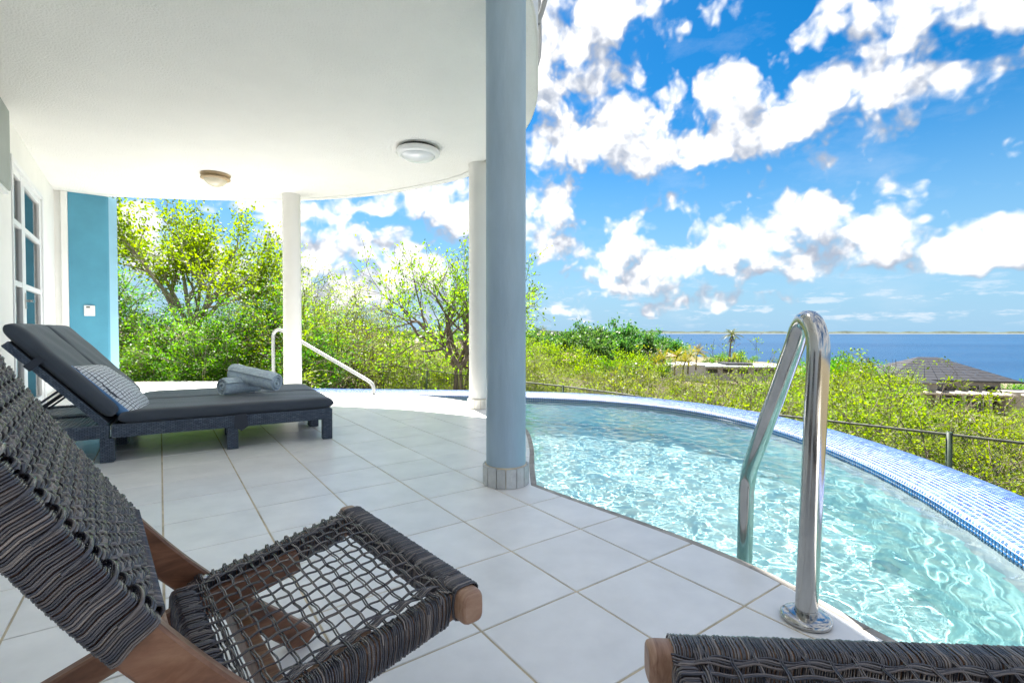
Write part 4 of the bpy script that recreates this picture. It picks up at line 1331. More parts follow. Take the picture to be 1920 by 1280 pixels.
    while w_ < .472:
        s, z = bp(q1 - .004 + .011 * np.cos(an), .018 + .020 * np.sin(an)); K.append(np.stack([s, w_ + an / 6.283 * .005, z], 1)); w_ += .0052
    m.cords(np.array(K), .0027, 5, closed=True)
    obj('back_weave', m, M['cord'], t, kind='stuff', local=True)
    m = MB(); s, z = bp(np.array([q1 - .004]), np.array([.016])); m.box(float(s[0]) - .008, float(s[0]) + .008, .017, .474, float(z[0]) - .010, float(z[0]) + .010, 0, .003); obj('back_bar', m, M['wood'], t, local=True)
    s, z = bp(np.array([.03]), np.array([.0])); m = MB(); m.box(float(s[0]) - .012, float(s[0]) + .012, .017, .474, float(z[0]) - .024, float(z[0]) + .024, 0, .003); obj('top_bar', m, M['wood'], t, local=True)
    return t


chair = build_chair()
b2 = np.array([-.058, -.9983])
F2 = np.array([.208, .7132]) + .095 * b2
copy_tree(chair, (float(F2[0]), float(F2[1]), 0), math.atan2(b2[1], b2[0]), label='woven cord lounge chair below the grab rail, cut by the picture edge')

# ------------------------------------------------------------------ sun loungers (local: x along towards the foot, y across away from the camera)
def puff(mb, L_, W_, H_, O, ax, ay, az, px=7.0, pz=2.6, n=(46, 26), mat=0, seed=0, crease=0.0, wrinkle=.002, seams=()):
    """upholstered block: two sheets meeting in a rounded edge"""
    r = np.random.default_rng(seed)
    u = np.sin(np.linspace(-math.pi / 2, math.pi / 2, n[0])); v = np.sin(np.linspace(-math.pi / 2, math.pi / 2, n[1]))
    UU, VV = np.meshgrid(u, v, indexing='ij')
    h = np.clip(1 - np.abs(UU) ** px, 0, 1) ** (1 / pz) * np.clip(1 - np.abs(VV) ** px, 0, 1) ** (1 / pz)
    wr = sum(wrinkle * r.uniform(.4, 1) * np.sin(UU * r.uniform(3, 12) + VV * r.uniform(3, 12) + r.uniform(0, 6)) for _ in range(6))
    for axis, pos, dep, wid in seams:
        h = h - dep * np.exp(-(((UU if axis == 0 else VV) - pos) / wid) ** 2) * (h > .2)
    top = h * H_ / 2 + wr * h; bot = -h * H_ / 2
    O, ax, ay, az = [np.array(x, float) for x in (O, ax, ay, az)]
    sx = UU * L_ / 2; sy = VV * W_ / 2
    def sheet(z): return (O + sx[..., None] * ax + sy[..., None] * ay + z[..., None] * az).reshape(-1, 3)
    idx = np.arange(n[0] * n[1]).reshape(n)
    F = np.stack([idx[:-1, :-1], idx[1:, :-1], idx[1:, 1:], idx[:-1, 1:]], -1).reshape(-1, 4)
    mb.add(sheet(top), F, mat, True); mb.add(sheet(bot), F[:, ::-1], mat, True)


def wicker_panel(mb, O, ex, ey, nrm, L_, H_, seed, sw=.024, sh=.0085):
    """staggered flat strands covering one face of a beam"""
    r = random.Random(seed)
    O, ex, ey, nrm = [np.array(x, float) for x in (O, ex, ey, nrm)]
    rows_ = max(1, int(round(H_ / sh))); hh = H_ / rows_
    for j in range(rows_):
        x = -(j % 2) * sw / 2
        while x < L_ - .001:
            a = max(0, x) + .0012; b = min(L_, x + sw) - .0012
            if b - a > .004:
                y0 = j * hh + .0006; y1 = (j + 1) * hh - .0006; d = .0022 + r.uniform(-.0006, .0006)
                c = O + ex * (a + b) / 2 + ey * (y0 + y1) / 2 + nrm * d / 2
                mb_piece(mb, c, ex * (b - a) / 2, ey * (y1 - y0) / 2, nrm * d / 2)
            x += sw


def mb_piece(mb, c, ax, ay, az):
    V = [c - ax - ay - az, c + ax - ay - az, c + ax + ay - az, c - ax + ay - az, c - ax * .72 - ay * .7 + az, c + ax * .72 - ay * .7 + az, c + ax * .72 + ay * .7 + az, c - ax * .72 + ay * .7 + az]
    F = [(4, 5, 6, 7), (0, 1, 5, 4), (1, 2, 6, 5), (2, 3, 7, 6), (3, 0, 4, 7)]
    if np.dot(np.cross(ax, ay), az) < 0: F = [f[::-1] for f in F]
    mb.add(V, F)


def wicker_beam(name, t, x0, x1, y0, y1, z0, z1, seed=0, faces='nsewt', parent_local=True):
    m = MB(); m.box(x0, x1, y0, y1, z0, z1)
    o = obj(name, m, M['wicker_core'], t, local=True)
    w = MB()
    if 's' in faces: wicker_panel(w, (x0, y0, z0), (1, 0, 0), (0, 0, 1), (0, -1, 0), x1 - x0, z1 - z0, seed) if (x1 - x0) > (z1 - z0) else wicker_panel(w, (x0, y0, z0), (1, 0, 0), (0, 0, 1), (0, -1, 0), x1 - x0, z1 - z0, seed, .022, .0085)
    if 'n' in faces: wicker_panel(w, (x0, y1, z0), (1, 0, 0), (0, 0, 1), (0, 1, 0), x1 - x0, z1 - z0, seed + 1)
    if 'e' in faces: wicker_panel(w, (x1, y0, z0), (0, 1, 0), (0, 0, 1), (1, 0, 0), y1 - y0, z1 - z0, seed + 2)
    if 'w' in faces: wicker_panel(w, (x0, y0, z0), (0, 1, 0), (0, 0, 1), (-1, 0, 0), y1 - y0, z1 - z0, seed + 3)
    if 't' in faces: wicker_panel(w, (x0, y0, z1), (1, 0, 0), (0, 1, 0), (0, 0, 1), x1 - x0, y1 - y0, seed + 4)
    obj('weave', w, M['wicker'], o, kind='stuff', local=True)
    return o


LW = .60           # width of one lounger
BA = math.radians(49)


def build_lounger():
    t = thing('sun_lounger', 'charcoal cushioned wicker sun lounger with the grid printed pillow, nearer the woven chair', 'sun lounger', (-2.375, 2.885, 0), math.atan2(.523, .853), group='wicker sun loungers')
    ZB, ZT = .145, .218
    for y0, s in ((0.0, 1), (LW - .055, 2)):
        wicker_beam('side_beam', t, .008, 1.258, y0, y0 + .05, ZB, ZT, 10 * s)
        wicker_beam('side_beam', t, -.70, -.004, y0, y0 + .05, ZB, ZT, 10 * s + 5)
    wicker_beam('end_beam', t, 1.210, 1.258, .052, LW - .057, ZB, ZT, 40, 'ewt')
    wicker_beam('end_beam', t, -.70, -.652, .052, LW - .057, ZB, ZT, 50, 'ewt')
    for x0 in (-.70, -.045, .60, 1.196):
        for y0 in (.0005, LW - .0605):
            wicker_beam('leg', t, x0, x0 + .062, y0, y0 + .06, .002, ZB - .002, int(60 + x0 * 10), 'nsew')
    # wicker deck under the raised back and under the seat: slats across
    for k in range(26):
        x = -.645 + k * .0245
        m = MB(); m.box(x, x + .018, .052, LW - .057, ZT - .022, ZT - .008); obj('slat', m, M['wicker'], t, local=True)
    m = MB(); m.box(.012, 1.205, .052, LW - .057, ZT - .03, ZT - .004); obj('seat_panel', m, M['wicker_core'], t, local=True)
    # seat cushion
    m = MB(); puff(m, 1.235, LW - .008, .088, (.655, LW / 2, ZT + .040), (1, 0, 0), (0, 1, 0), (0, 0, 1), px=16, pz=2.4, n=(80, 40), seed=3, wrinkle=.0012, seams=())
    c = obj('seat_cushion', m, M['cushion'], t, local=True)
    P = [(.655 + 1.2 / 2 * a, LW / 2 + (LW - .045) / 2 * b, ZT + .064 + .010) for a, b in ()]
    # back: frame and cushion on a tilted board
    ca, sa = math.cos(BA), math.sin(BA)
    O = np.array([-.012, 0, ZT + .012]); ex = np.array([-ca, 0, sa]); ez = np.array([sa, 0, ca]); ey = np.array([0, 1, 0])
    def bb(mb, a0, a1, y0, y1, n0, n1, bev=0):
        c_ = O + ex * (a0 + a1) / 2 + ey * (y0 + y1) / 2 + ez * (n0 + n1) / 2
        mb.frame_box(c_, ex * (a1 - a0) / 2, ey * (y1 - y0) / 2, ez * (n1 - n0) / 2, 0, bev)
    m = MB(); bb(m, 0, .64, .0, LW, -.026, .010); fr_ = obj('back_frame', m, M['wicker_core'], t, local=True)
    w = MB(); wicker_panel(w, O + ez * -.026, ex, ez, (0, -1, 0), .64, .036, 5, .022, .009)
    wicker_panel(w, O + ex * .64 - ez * .026, ey, ez, ex, LW, .036, 6, .022, .009)
    wicker_panel(w, O + ez * -.026, ex, ey, -ez, .64, LW, 7, .03, .03)
    obj('weave', w, M['wicker'], fr_, kind='stuff', local=True)
    cc = O + ex * .366 + ey * LW / 2 + ez * .058
    m = MB(); puff(m, .70, LW - .006, .092, cc, ex, ey, ez, px=15, pz=2.4, n=(60, 40), seed=8, wrinkle=.0012)
    obj('back_cushion', m, M['cushion'], t, local=True)
    # stay that props the back
    m = MB()
    for y in (.075, LW - .10):
        m2 = MB(); a = O + ex * .30 + ez * -.028; b = np.array([-.50, 0, ZT - .004]); d = b - a; l = np.linalg.norm(d); d /= l
        m2.frame_box((a + b) / 2 + ey * (y + .012), d * l / 2, ey * .012, np.cross(d, ey) * .006); obj('stay', m2, M['strap'], t, local=True)
    # straps that hold the cushions
    m = MB(); s_ = O + ex * .49 - ez * .030
    bb(m, .46, .50, -.006, -.001, -.03, .055); bb(m, .46, .50, -.006, LW + .006, -.036, -.029)
    obj('strap', m, M['strap'], t, local=True)
    m = MB(); bb(m, .635, .639, .03, .07, -.03, .09); bb(m, .52, .639, .03, .07, -.034, -.029); obj('strap', m, M['strap'], t, local=True)
    m = MB(); V = [(.645, -.0045, ZT + .012), (.712, -.0045, ZT + .012), (.722, -.012, ZB + .004), (.680, -.016, ZB - .026), (.640, -.010, ZB + .010)]
    V += [(x, y + .003, z) for x, y, z in V]
    m.add(V, [(0, 4, 3, 2, 1), (5, 6, 7, 8, 9)] + [(i, (i + 1) % 5, 5 + (i + 1) % 5, 5 + i) for i in range(5)]); obj('strap', m, M['strap'], t, local=True)
    return t, O, ex, ey, ez


lng, bO, bex, bey, bez = build_lounger()
lo2 = np.array([-2.375, 2.885]) + np.array([-.523, .853]) * (LW + .004)
copy_tree(lng, (float(lo2[0]), float(lo2[1]), 0), math.atan2(.523, .853), label='charcoal cushioned wicker sun lounger on the far side of its twin')
LRZ = math.atan2(.523, .853)
def lw(p):       # lounger coordinates to the world
    c, s = math.cos(LRZ), math.sin(LRZ)
    return (-2.375 + c * p[0] - s * p[1], 2.885 + s * p[0] + c * p[1], p[2])
# pillow leaning on the back
pl = thing('pillow', 'light blue satin pillow with a white grid printed face leaning on the lounger back', 'pillow', lw((-.06, .27, .375)), LRZ)
pa = math.radians(47)
pex = np.array([-math.cos(pa), 0, math.sin(pa)]); pez = np.array([math.sin(pa), 0, math.cos(pa)]); pey = np.array([0, 1, 0])
def pillow_sheet(sgn, n=44):
    u = np.sin(np.linspace(-math.pi / 2, math.pi / 2, n)); UU, VV = np.meshgrid(u, u, indexing='ij')
    h = (np.clip(1 - np.abs(UU) ** 2.6, 0, 1) * np.clip(1 - np.abs(VV) ** 2.6, 0, 1)) ** .52
    pinch = 1 - .07 * (1 - UU ** 2) * np.abs(VV) ** 3 - .0; pinch2 = 1 - .07 * (1 - VV ** 2) * np.abs(UU) ** 3
    wr = .004 * np.sin(UU * 9 + VV * 4) * h + .003 * np.sin(VV * 13 - UU * 5 + 1) * h
    x = UU * .235 * pinch2; y = VV * .235 * pinch; z = sgn * h * .088 + wr
    return x, y, z, n
x, y, z, n = pillow_sheet(1)
idx = np.arange(n * n).reshape(n, n); F = np.stack([idx[:-1, :-1], idx[1:, :-1], idx[1:, 1:], idx[:-1, 1:]], -1).reshape(-1, 4)
fm = MB().add(np.stack([x, y, z], -1).reshape(-1, 3), F, 0, True)
# the face sits on its own axes so that the print follows the cloth
rotm = Matrix(((pex[0], pey[0], pez[0]), (pex[1], pey[1], pez[1]), (pex[2], pey[2], pez[2]))).to_4x4()
off_ = Vector((.055, 0, .015))
def put(o): o.matrix_local = Matrix.Translation(off_) @ rotm @ Matrix.Rotation(math.radians(4), 4, 'Z')
o = obj('face', fm, M['pillowface'], pl, local=True); put(o)
x, y, z, n = pillow_sheet(-1)
fm = MB().add(np.stack([x, y, z], -1).reshape(-1, 3), F[:, ::-1], 0, True); o = obj('back', fm, M['satin'], pl, local=True); put(o)
x, y, z, n = pillow_sheet(1)
fm = MB(); e = [(x[i, 0] * 1.0, y[i, 0], 0) for i in range(n)] + [(x[-1, j], y[-1, j], 0) for j in range(n)] + [(x[n - 1 - i, -1], y[n - 1 - i, -1], 0) for i in range(n)] + [(x[0, n - 1 - j], y[0, n - 1 - j], 0) for j in range(n)]
e = dedupe([(a, b) for a, b, c in e], .003); fm.cords(np.array([(a, b, 0) for a, b in e])[None], .0035, 6, closed=True); o = obj('piping', fm, M['satin'], pl, local=True); put(o)

# rolled towels
def towel(c, ang_, L_, r, label, tilt=0.0, seed=0):
    t = thing('rolled_towel', label, 'towel', c, ang_)
    rs = np.random.default_rng(seed)
    th = np.linspace(0, 2 * math.pi * 3.6, 110); rad = .010 + (r - .010) * (th / th[-1])
    a2 = th[::-1]
    ns = 24; xs = np.linspace(-L_ / 2, L_ / 2, ns)
    V = []
    lump = [1 + .025 * math.sin(7 * q + seed) + .02 * math.sin(17 * q) for q in np.linspace(0, 1, ns)]
    k = len(th)
    for i, x_ in enumerate(xs):
        taper = 1 - .10 * (abs(2 * i / (ns - 1) - 1) ** 6)
        for j in range(k):
            q = rad[j] * lump[i] * taper; V.append((x_ + .004 * math.sin(th[j] * .5 + seed) , q * math.cos(th[j]) * 1.04, q * math.sin(th[j]) * .96))
    # thickness: a second sheet a little inside
    V2 = []
    tk = .0085
    for i, x_ in enumerate(xs):
        taper = 1 - .10 * (abs(2 * i / (ns - 1) - 1) ** 6)
        for j in range(k):
            q = max(.002, rad[j] * lump[i] * taper - tk); V2.append((x_ + .004 * math.sin(th[j] * .5 + seed), q * math.cos(th[j]) * 1.04, q * math.sin(th[j]) * .96))
    A = np.arange(ns * k).reshape(ns, k); B = A + ns * k
    F = [np.stack([A[:-1, :-1], A[1:, :-1], A[1:, 1:], A[:-1, 1:]], -1).reshape(-1, 4), np.stack([B[:-1, :-1], B[:-1, 1:], B[1:, 1:], B[1:, :-1]], -1).reshape(-1, 4)]
    F.append(np.stack([A[0, :-1], A[0, 1:], B[0, 1:], B[0, :-1]], -1)); F.append(np.stack([A[-1, 1:], A[-1, :-1], B[-1, :-1], B[-1, 1:]], -1))
    F.append(np.stack([A[1:, -1], A[:-1, -1], B[:-1, -1], B[1:, -1]], -1))
    m = MB(); m.add(np.array(V + V2), np.concatenate(F), 0, True)
    o = obj('roll', m, M['towel'], t, local=True); o.rotation_euler = (math.radians(-60), tilt, 0)
    return t


ztop = .218 + .084
def towel_at(X, Y, z): 
    p = at_z(X, Y, z); return (p.x, p.y, p.z)
towel(towel_at(452, 722, ztop + .066), math.radians(64), .30, .070, 'pale blue rolled towel lying flat on the lounger', 0, 1)
towel(towel_at(478, 708, ztop + .125), math.radians(-14), .40, .076, 'pale blue rolled towel lying across the other one', math.radians(10), 2)

# ------------------------------------------------------------------ chain link fence round the pool
FA = np.array([-3.05, 11.6]); FB = np.array([5.2, 2.0]); fd = (FB - FA); fl = float(np.linalg.norm(fd)); fd /= fl
fence = thing('chain_link_fence', 'green chain link fence with a thin top rail below the pool', 'fence', (*((FA + FB) / 2), -1.3))
def fz(t): return .0 + .012 * math.sin(t * 1.3) - .006 * t
def gzf(x, y): return ground_z(x, y)
tt = np.linspace(-.22, fl, 80); P = np.array([[*(FA + fd * t), fz(t)] for t in tt])
m = MB(); m.cords(P, .012, 8, cap=True); obj('top_rail', m, M['toprail'], fence)
post_t = [0.0]
for X in (800, 1056, 1222, 1437, 1783, 2200):
    r = (X - 960) / FPX; t = (r * FA[1] - FA[0]) / (fd[0] - r * fd[1]); post_t.append(t)
for i, t in enumerate(post_t):
    if t > fl: continue
    p = FA + fd * t; thick = .022 if i in (0, 5) else .016
    m = MB(); m.cords(np.array([[p[0], p[1], -1.9], [p[0], p[1], -.8], [p[0], p[1], fz(t) + (.02 if i else .03)]]), thick, 10, cap=True); obj('post', m, M['fence'], fence)
# wire mesh: zigzag wires
K = []; cell = .045; zt_, zb_ = -.02, -1.28
nz = int((zt_ - zb_) / cell); k = 0; t = 0.0
while t < fl - .05:
    zz = np.linspace(zt_, zb_, nz + 1); off2 = np.where(np.arange(nz + 1) % 2 == 0, 0, cell)
    for fl_ in (0, 1):
        q = t + (off2 if fl_ == 0 else cell - off2)
        K.append(np.stack([FA[0] + fd[0] * q, FA[1] + fd[1] * q, zz], 1))
    t += cell * 2
m = MB(); m.cords(np.array(K), .0028, 3, smooth=False); obj('wire_mesh', m, M['fence'], fence, kind='stuff')

# ------------------------------------------------------------------ plants
def rot_about(v, axis, a):
    axis = axis / (np.linalg.norm(axis) + 1e-9); c, s = math.cos(a), math.sin(a)
    return v * c + np.cross(axis, v) * s + axis * np.dot(axis, v) * (1 - c)


class Plant:
    def __init__(s, seed):
        s.r = np.random.default_rng(seed); s.segs = []; s.tips = []

    def branch(s, p, d, L, rad, lvl, maxl, spread=.7, kids=4, bend=.25, up=.15, shrink=.62, nseg=5, leafy_from=1, twist=1.0, flat=0.0):
        r = s.r; p = np.array(p, float); d = np.array(d, float) / np.linalg.norm(d)
        pts = [p.copy()]; dirs = [d.copy()]
        for i in range(nseg):
            d = d + r.normal(0, bend / math.sqrt(nseg), 3); d[2] += up / nseg; d[2] *= (1 - flat / nseg); d /= np.linalg.norm(d)
            p = p + d * L / nseg; pts.append(p.copy()); dirs.append(d.copy())
        rr = np.linspace(rad, rad * (.55 if lvl < maxl else .35), nseg + 1)
        s.segs.append((np.array(pts), rr))
        if lvl >= leafy_from:
            w = L / nseg
            for i in range(1 if lvl < maxl else 0, nseg + 1): s.tips.append((pts[i], dirs[i], w, lvl))
        if lvl < maxl:
            n = max(1, int(round(kids * r.uniform(.75, 1.3))))
            for k in range(n):
                f = r.uniform(.35, 1.0) if k else 1.0
                j = min(nseg, max(1, int(round(f * nseg))))
                ax = np.cross(dirs[j], r.normal(0, 1, 3)); a = spread * r.uniform(.55, 1.3)
                s.branch(pts[j], rot_about(dirs[j], ax, a), L * shrink * r.uniform(.75, 1.2), rr[j] * .68, lvl + 1, maxl, spread, kids, bend, up, shrink, max(3, nseg - 1), leafy_from, twist, flat)

    def wood(s, min_r=.0, n=5):
        mb = MB(); by = {}
        for P, rr in s.segs:
            if rr[0] < min_r: continue
            by.setdefault((len(P), 3 if rr[0] < .012 else n), []).append((P, rr))
        for (k, nn), L_ in by.items():
            mb.cords(np.array([a for a, b in L_]), np.array([np.maximum(b, .0034) for a, b in L_]), nn)
        return mb

    def leaves(s, per, size, jitter, asp=.5, droop=.0, upbias=.4, cap=None):
        r = s.r; C = np.repeat(np.array([t[0] for t in s.tips]), per, 0); D = np.repeat(np.array([t[1] for t in s.tips]), per, 0)
        C = C + r.normal(0, jitter, C.shape)
        return quads(r, C, D, size, asp, upbias, cap)

    def sprays(s, per, nl, length, size, asp=.45, droop=.3, cap=None):
        """feathery twigs: a short stalk with leaflets in two rows"""
        r = s.r; T = [s.tips[i] for i in range(len(s.tips))]
        cs = []; ds = []
        for (p, d, w, lvl) in T:
            for _ in range(per):
                v = d + r.normal(0, .8, 3); v[2] -= droop * r.uniform(0, 1); v /= np.linalg.norm(v)
                side = np.cross(v, [0, 0, 1]); side /= np.linalg.norm(side) + 1e-6
                q = np.linspace(.15, 1, nl)
                L_ = length * r.uniform(.6, 1.2); sag = -(q ** 2) * droop * L_ * .4
                base = p + r.normal(0, .02, 3)
                for sg in (-1, 1):
                    c = base + v * (q * L_)[:, None] + side * (sg * size * .55); c[:, 2] += sag
                    cs.append(c); ds.append(np.repeat((side * sg + v * .5)[None], nl, 0))
        C = np.concatenate(cs); D = np.concatenate(ds)
        return quads(r, C, D, size, asp, 1.2, cap)


def quads(r, C, D, size, asp, upbias, cap=None):
    if cap and len(C) > cap:
        k = r.choice(len(C), cap, replace=False); C = C[k]; D = D[k]
    n = len(C)
    A = D + r.normal(0, .6, (n, 3)); A /= np.linalg.norm(A, axis=1, keepdims=True)
    N = r.normal(0, 1, (n, 3)); N[:, 2] = np.abs(N[:, 2]) + upbias
    B = np.cross(N, A); B /= np.linalg.norm(B, axis=1, keepdims=True) + 1e-9
    L_ = size * r.uniform(.6, 1.3, (n, 1))
    Wd = L_ * asp * r.uniform(.8, 1.2, (n, 1))
    V = np.stack([C - A * L_ * .5, C + B * Wd * .5 - A * L_ * .05, C + A * L_ * .5, C - B * Wd * .5 - A * L_ * .05], 1).reshape(-1, 3)
    mb = MB(); mb.add(V, np.arange(4 * n).reshape(n, 4), 0, False)
    return mb


def plant(name, label, cat, wood, woodmat, leaf, leafmat, loc, rotz=0, group=None, trunk='trunk', crown='crown'):
    t = thing(name, label, cat, loc, rotz, group)
    obj(trunk, wood, M[woodmat], t, local=True)
    obj(crown, leaf, M[leafmat], t, local=True, kind=None)
    return t


def gp(X, d, dz=0.0):         # standing place on the ground along a line of sight at distance d
    x = (X - 960) / FPX * d
    return (x, d, ground_z(x, d) + dz)


# the sparse umbrella tree by the fence
T = Plant(12)
for k, (dx, dy, ln, aa) in enumerate([(-.16, .04, 1.55, 0), (.10, -.05, 1.6, 1), (-.02, .14, 1.5, 2), (.02, -.1, 1.45, 3)]):
    T.branch((dx * .45, dy * .45, -.1), (dx * .28, dy * .28, 1), 1.35, .075, 0, 0, bend=.16, up=.3, nseg=7)
    P = T.segs[-1][0][-1]; Dv = T.segs[-1][0][-1] - T.segs[-1][0][-2]
    an0 = T.r.uniform(0, 6.28)
    for j in range(3):
        an = an0 + j * 2.1 + T.r.uniform(-.4, .4); Dv2 = np.array([math.cos(an) * .75, math.sin(an) * .75, 1.15]) + np.array([dx, dy, 0]) * 2
        T.branch(P, Dv2 + np.array([Dv2[0] * .35, Dv2[1] * .35, 0]), 1.18, .046, 1, 4, spread=.66, kids=3.4, bend=.38, up=.10, shrink=.68, nseg=5, leafy_from=3)
w = T.wood(n=7)
lf = T.leaves(5, .060, .05, .55, upbias=.5, cap=8500)
umb = plant('umbrella_tree', 'slender sparse tree with several dark stems at the fence by the middle white column', 'tree', w, 'bark', lf, 'leaf_bright', gp(862, 9.3))

# tall broadleaf tree on the left
T = Plant(31)
T.branch((0, 0, 0), (.12, 0, 1), 1.9, .11, 0, 0, bend=.12, nseg=6)
P = T.segs[-1][0][-1]
for j in range(7):
    an = j * .9 + T.r.uniform(-.3, .3)
    T.branch(P - np.array([0, 0, T.r.uniform(0, .6)]), (math.cos(an) * .75, math.sin(an) * .75, 1.0 + T.r.uniform(-.2, .5)), 1.55, .062, 1, 4, spread=.60, kids=3.6, bend=.3, up=.22, shrink=.66, leafy_from=3)
tall = plant('broadleaf_tree', 'tall yellow green broadleaf tree rising behind the hedge beside the blue wall', 'tree', T.wood(n=6), 'palebark', T.leaves(9, .078, .10, .6, upbias=.6, cap=30000), 'leaf_bright', (-7.6, 11.4, -.7))
tall.scale = (1.0, 1.0, 1.0)

# lush feathery shrubs that make the hedge at the terrace end (two forms)
def lush(seed, H, W, nmain=10):
    T = Plant(seed)
    for j in range(nmain):
        an = T.r.uniform(0, 6.28); tilt = T.r.uniform(.1, .95)
        T.branch((T.r.normal(0, .12), T.r.normal(0, .12), 0), (math.cos(an) * tilt * W, math.sin(an) * tilt * W, 1), H * T.r.uniform(.4, .62), .022, 0, 2, spread=.65, kids=4.2, bend=.35, up=.05, shrink=.62, nseg=5, leafy_from=1)
    return T.wood(n=4), T.sprays(2, 5, .20, .055, .42, droop=.5, cap=10500)


wA, lA = lush(41, 1.9, 1.1)
lushA = plant('feathery_shrub', 'lush green feathery shrub in the hedge beside the blue wall', 'shrub', wA, 'twig', lA, 'leaf_lush', (-6.45, 8.75, -.75), 0, 'feathery shrubs in the hedge', 'stems', 'foliage')
wB, lB = lush(43, 2.3, .95)
lushB = plant('feathery_shrub', 'lush green feathery shrub in the hedge at the terrace end', 'shrub', wB, 'twig', lB, 'leaf_lush', (-5.5, 8.8, -.9), 1.2, 'feathery shrubs in the hedge', 'stems', 'foliage')
wC, lC = lush(47, 2.6, .9, 12)
lushC = plant('feathery_shrub', 'tall yellow green feathery shrub beside the far white column', 'shrub', wC, 'twig', lC, 'leaf_yellow', (-4.4, 9.5, -1.0), 2.2, None, 'stems', 'foliage')
lr = random.Random(77)
for (x, y, z, sc, src, lab) in [(-7.3, 8.9, -.6, 1.0, lushB, 'feathery green shrub at the left end of the hedge, half hidden by the blue wall'),
        (-4.55, 8.75, -1.0, .95, lushA, 'feathery green shrub of the hedge right behind the tall post of the handrail'),
        (-3.9, 9.1, -1.05, .85, lushB, 'feathery green shrub ending the hedge beside the far white column'),
        (-6.0, 10.0, -.7, 1.15, lushA, 'feathery green shrub in the back row of the hedge below the broadleaf trunk'),
        (-7.6, 10.2, -.6, 1.2, lushA, 'feathery green shrub in the back row of the hedge next to the blue wall'),
        (-5.1, 10.0, -.9, 1.15, lushB, 'feathery green shrub in the back row of the hedge behind the handrail'),
        (-8.6, 9.3, -.5, 1.1, lushA, 'feathery green shrub behind the blue wall beyond the left end of the hedge'),
        (-9.4, 11.4, -.4, 1.4, lushB, 'large feathery green shrub left of the broadleaf tree behind the blue wall'),
        (-4.9, 8.35, -1.2, .7, lushA, 'low feathery shrub at the foot of the hedge, nearest to the handrail'),
        (-5.9, 8.25, -1.15, .72, lushB, 'low feathery shrub at the foot of the hedge, in the middle behind the towels'),
        (-6.8, 8.2, -1.1, .7, lushA, 'low feathery shrub at the foot of the hedge, nearest to the blue wall')]:
    copy_tree(src, (x, y, z), lr.uniform(0, 6.28), sc, lab, 'feathery shrubs in the hedge')
copy_tree(lushC, (-5.0, 11.6, -1.0), 1.0, 1.1, 'tall yellow green feathery shrub behind the one at the far column')
copy_tree(lushC, (-6.4, 12.2, -.9), 3.0, 1.35, 'tallest yellow green feathery shrub standing against the broadleaf tree')

# scrub of the slope: twiggy thorn bushes in several forms
def scrub(seed, H, W, nmain, cap, twiggy=1.0, size=.042, per=22):
    """thorn bush: bare twigs below, flat leaf clumps at the ends of the upper branches"""
    T = Plant(seed)
    for j in range(nmain):
        an = T.r.uniform(0, 6.28); tilt = T.r.uniform(.15, 1.15)
        T.branch((T.r.normal(0, .1), T.r.normal(0, .1), 0), (math.cos(an) * tilt * W, math.sin(an) * tilt * W, 1), H * T.r.uniform(.40, .68), .021 * twiggy, 0, 3, spread=.75, kids=3.3, bend=.45, up=.03, shrink=.62, nseg=4, leafy_from=3, flat=.2)
    zc = np.array([t[0][2] for t in T.tips]); z0 = np.quantile(zc, .30)
    T.tips = [t for t in T.tips if T.r.random() < (1 if t[0][2] > z0 else .22)]
    T.tips = [T.tips[i] for i in T.r.permutation(len(T.tips))[:max(1, cap // per)]]
    r = T.r; C = np.repeat(np.array([t[0] for t in T.tips]), per, 0); D = np.repeat(np.array([t[1] for t in T.tips]), per, 0)
    C = C + r.normal(0, 1, C.shape) * np.array([.085, .085, .036])
    return T.wood(n=4), quads(r, C, D, size, .55, .9)


forms = []
for i, (seed, H, W, nm, cap, lm, lab) in enumerate([
        (51, 1.75, 1.15, 10, 6500, 'leaf_olive', 'wide olive green thorn bush on the slope beyond the fence'),
        (53, 2.1, .95, 10, 7000, 'leaf_yellow', 'yellow green thorn bush on the slope beyond the fence'),
        (57, 1.6, 1.3, 11, 8000, 'leaf_yellow', 'spreading bright thorn bush on the slope beyond the fence'),
        (59, 2.2, .9, 10, 2600, 'leaf_olive', 'thinly leaved twiggy thorn bush on the slope beyond the fence')]):
    wd, lv = scrub(seed, H, W, nm, cap)
    forms.append((wd.mesh('stems', M['twig']), lv.mesh('foliage', M[lm]), lab, float(np.quantile(np.concatenate(lv.V)[:, 2], .985))))
sr = random.Random(19)


def put_scrub(k, x, y, s, dz=-.1, sz=None, label=None):
    wd, lv, lab, H = forms[k]
    t = thing('thorn_bush', label or lab, 'bush', (x, y, ground_z(x, y) + dz), sr.uniform(0, 6.28), None if label else lab.split(' on ')[0].replace('bush', 'bushes') + ' on the slope')
    t.scale = (s, s, sz or s * sr.uniform(.85, 1.15))
    obj('stems', wd, None, t); obj('foliage', lv, None, t)


placed = []
def top_h(X, d, Y):
    return EYE - (Y - 622.5) / FPX * d - gp(X, d)[2] + .15


def far_enough(x, y, d): return all((x - a) ** 2 + (y - b) ** 2 > d * d for a, b in placed)
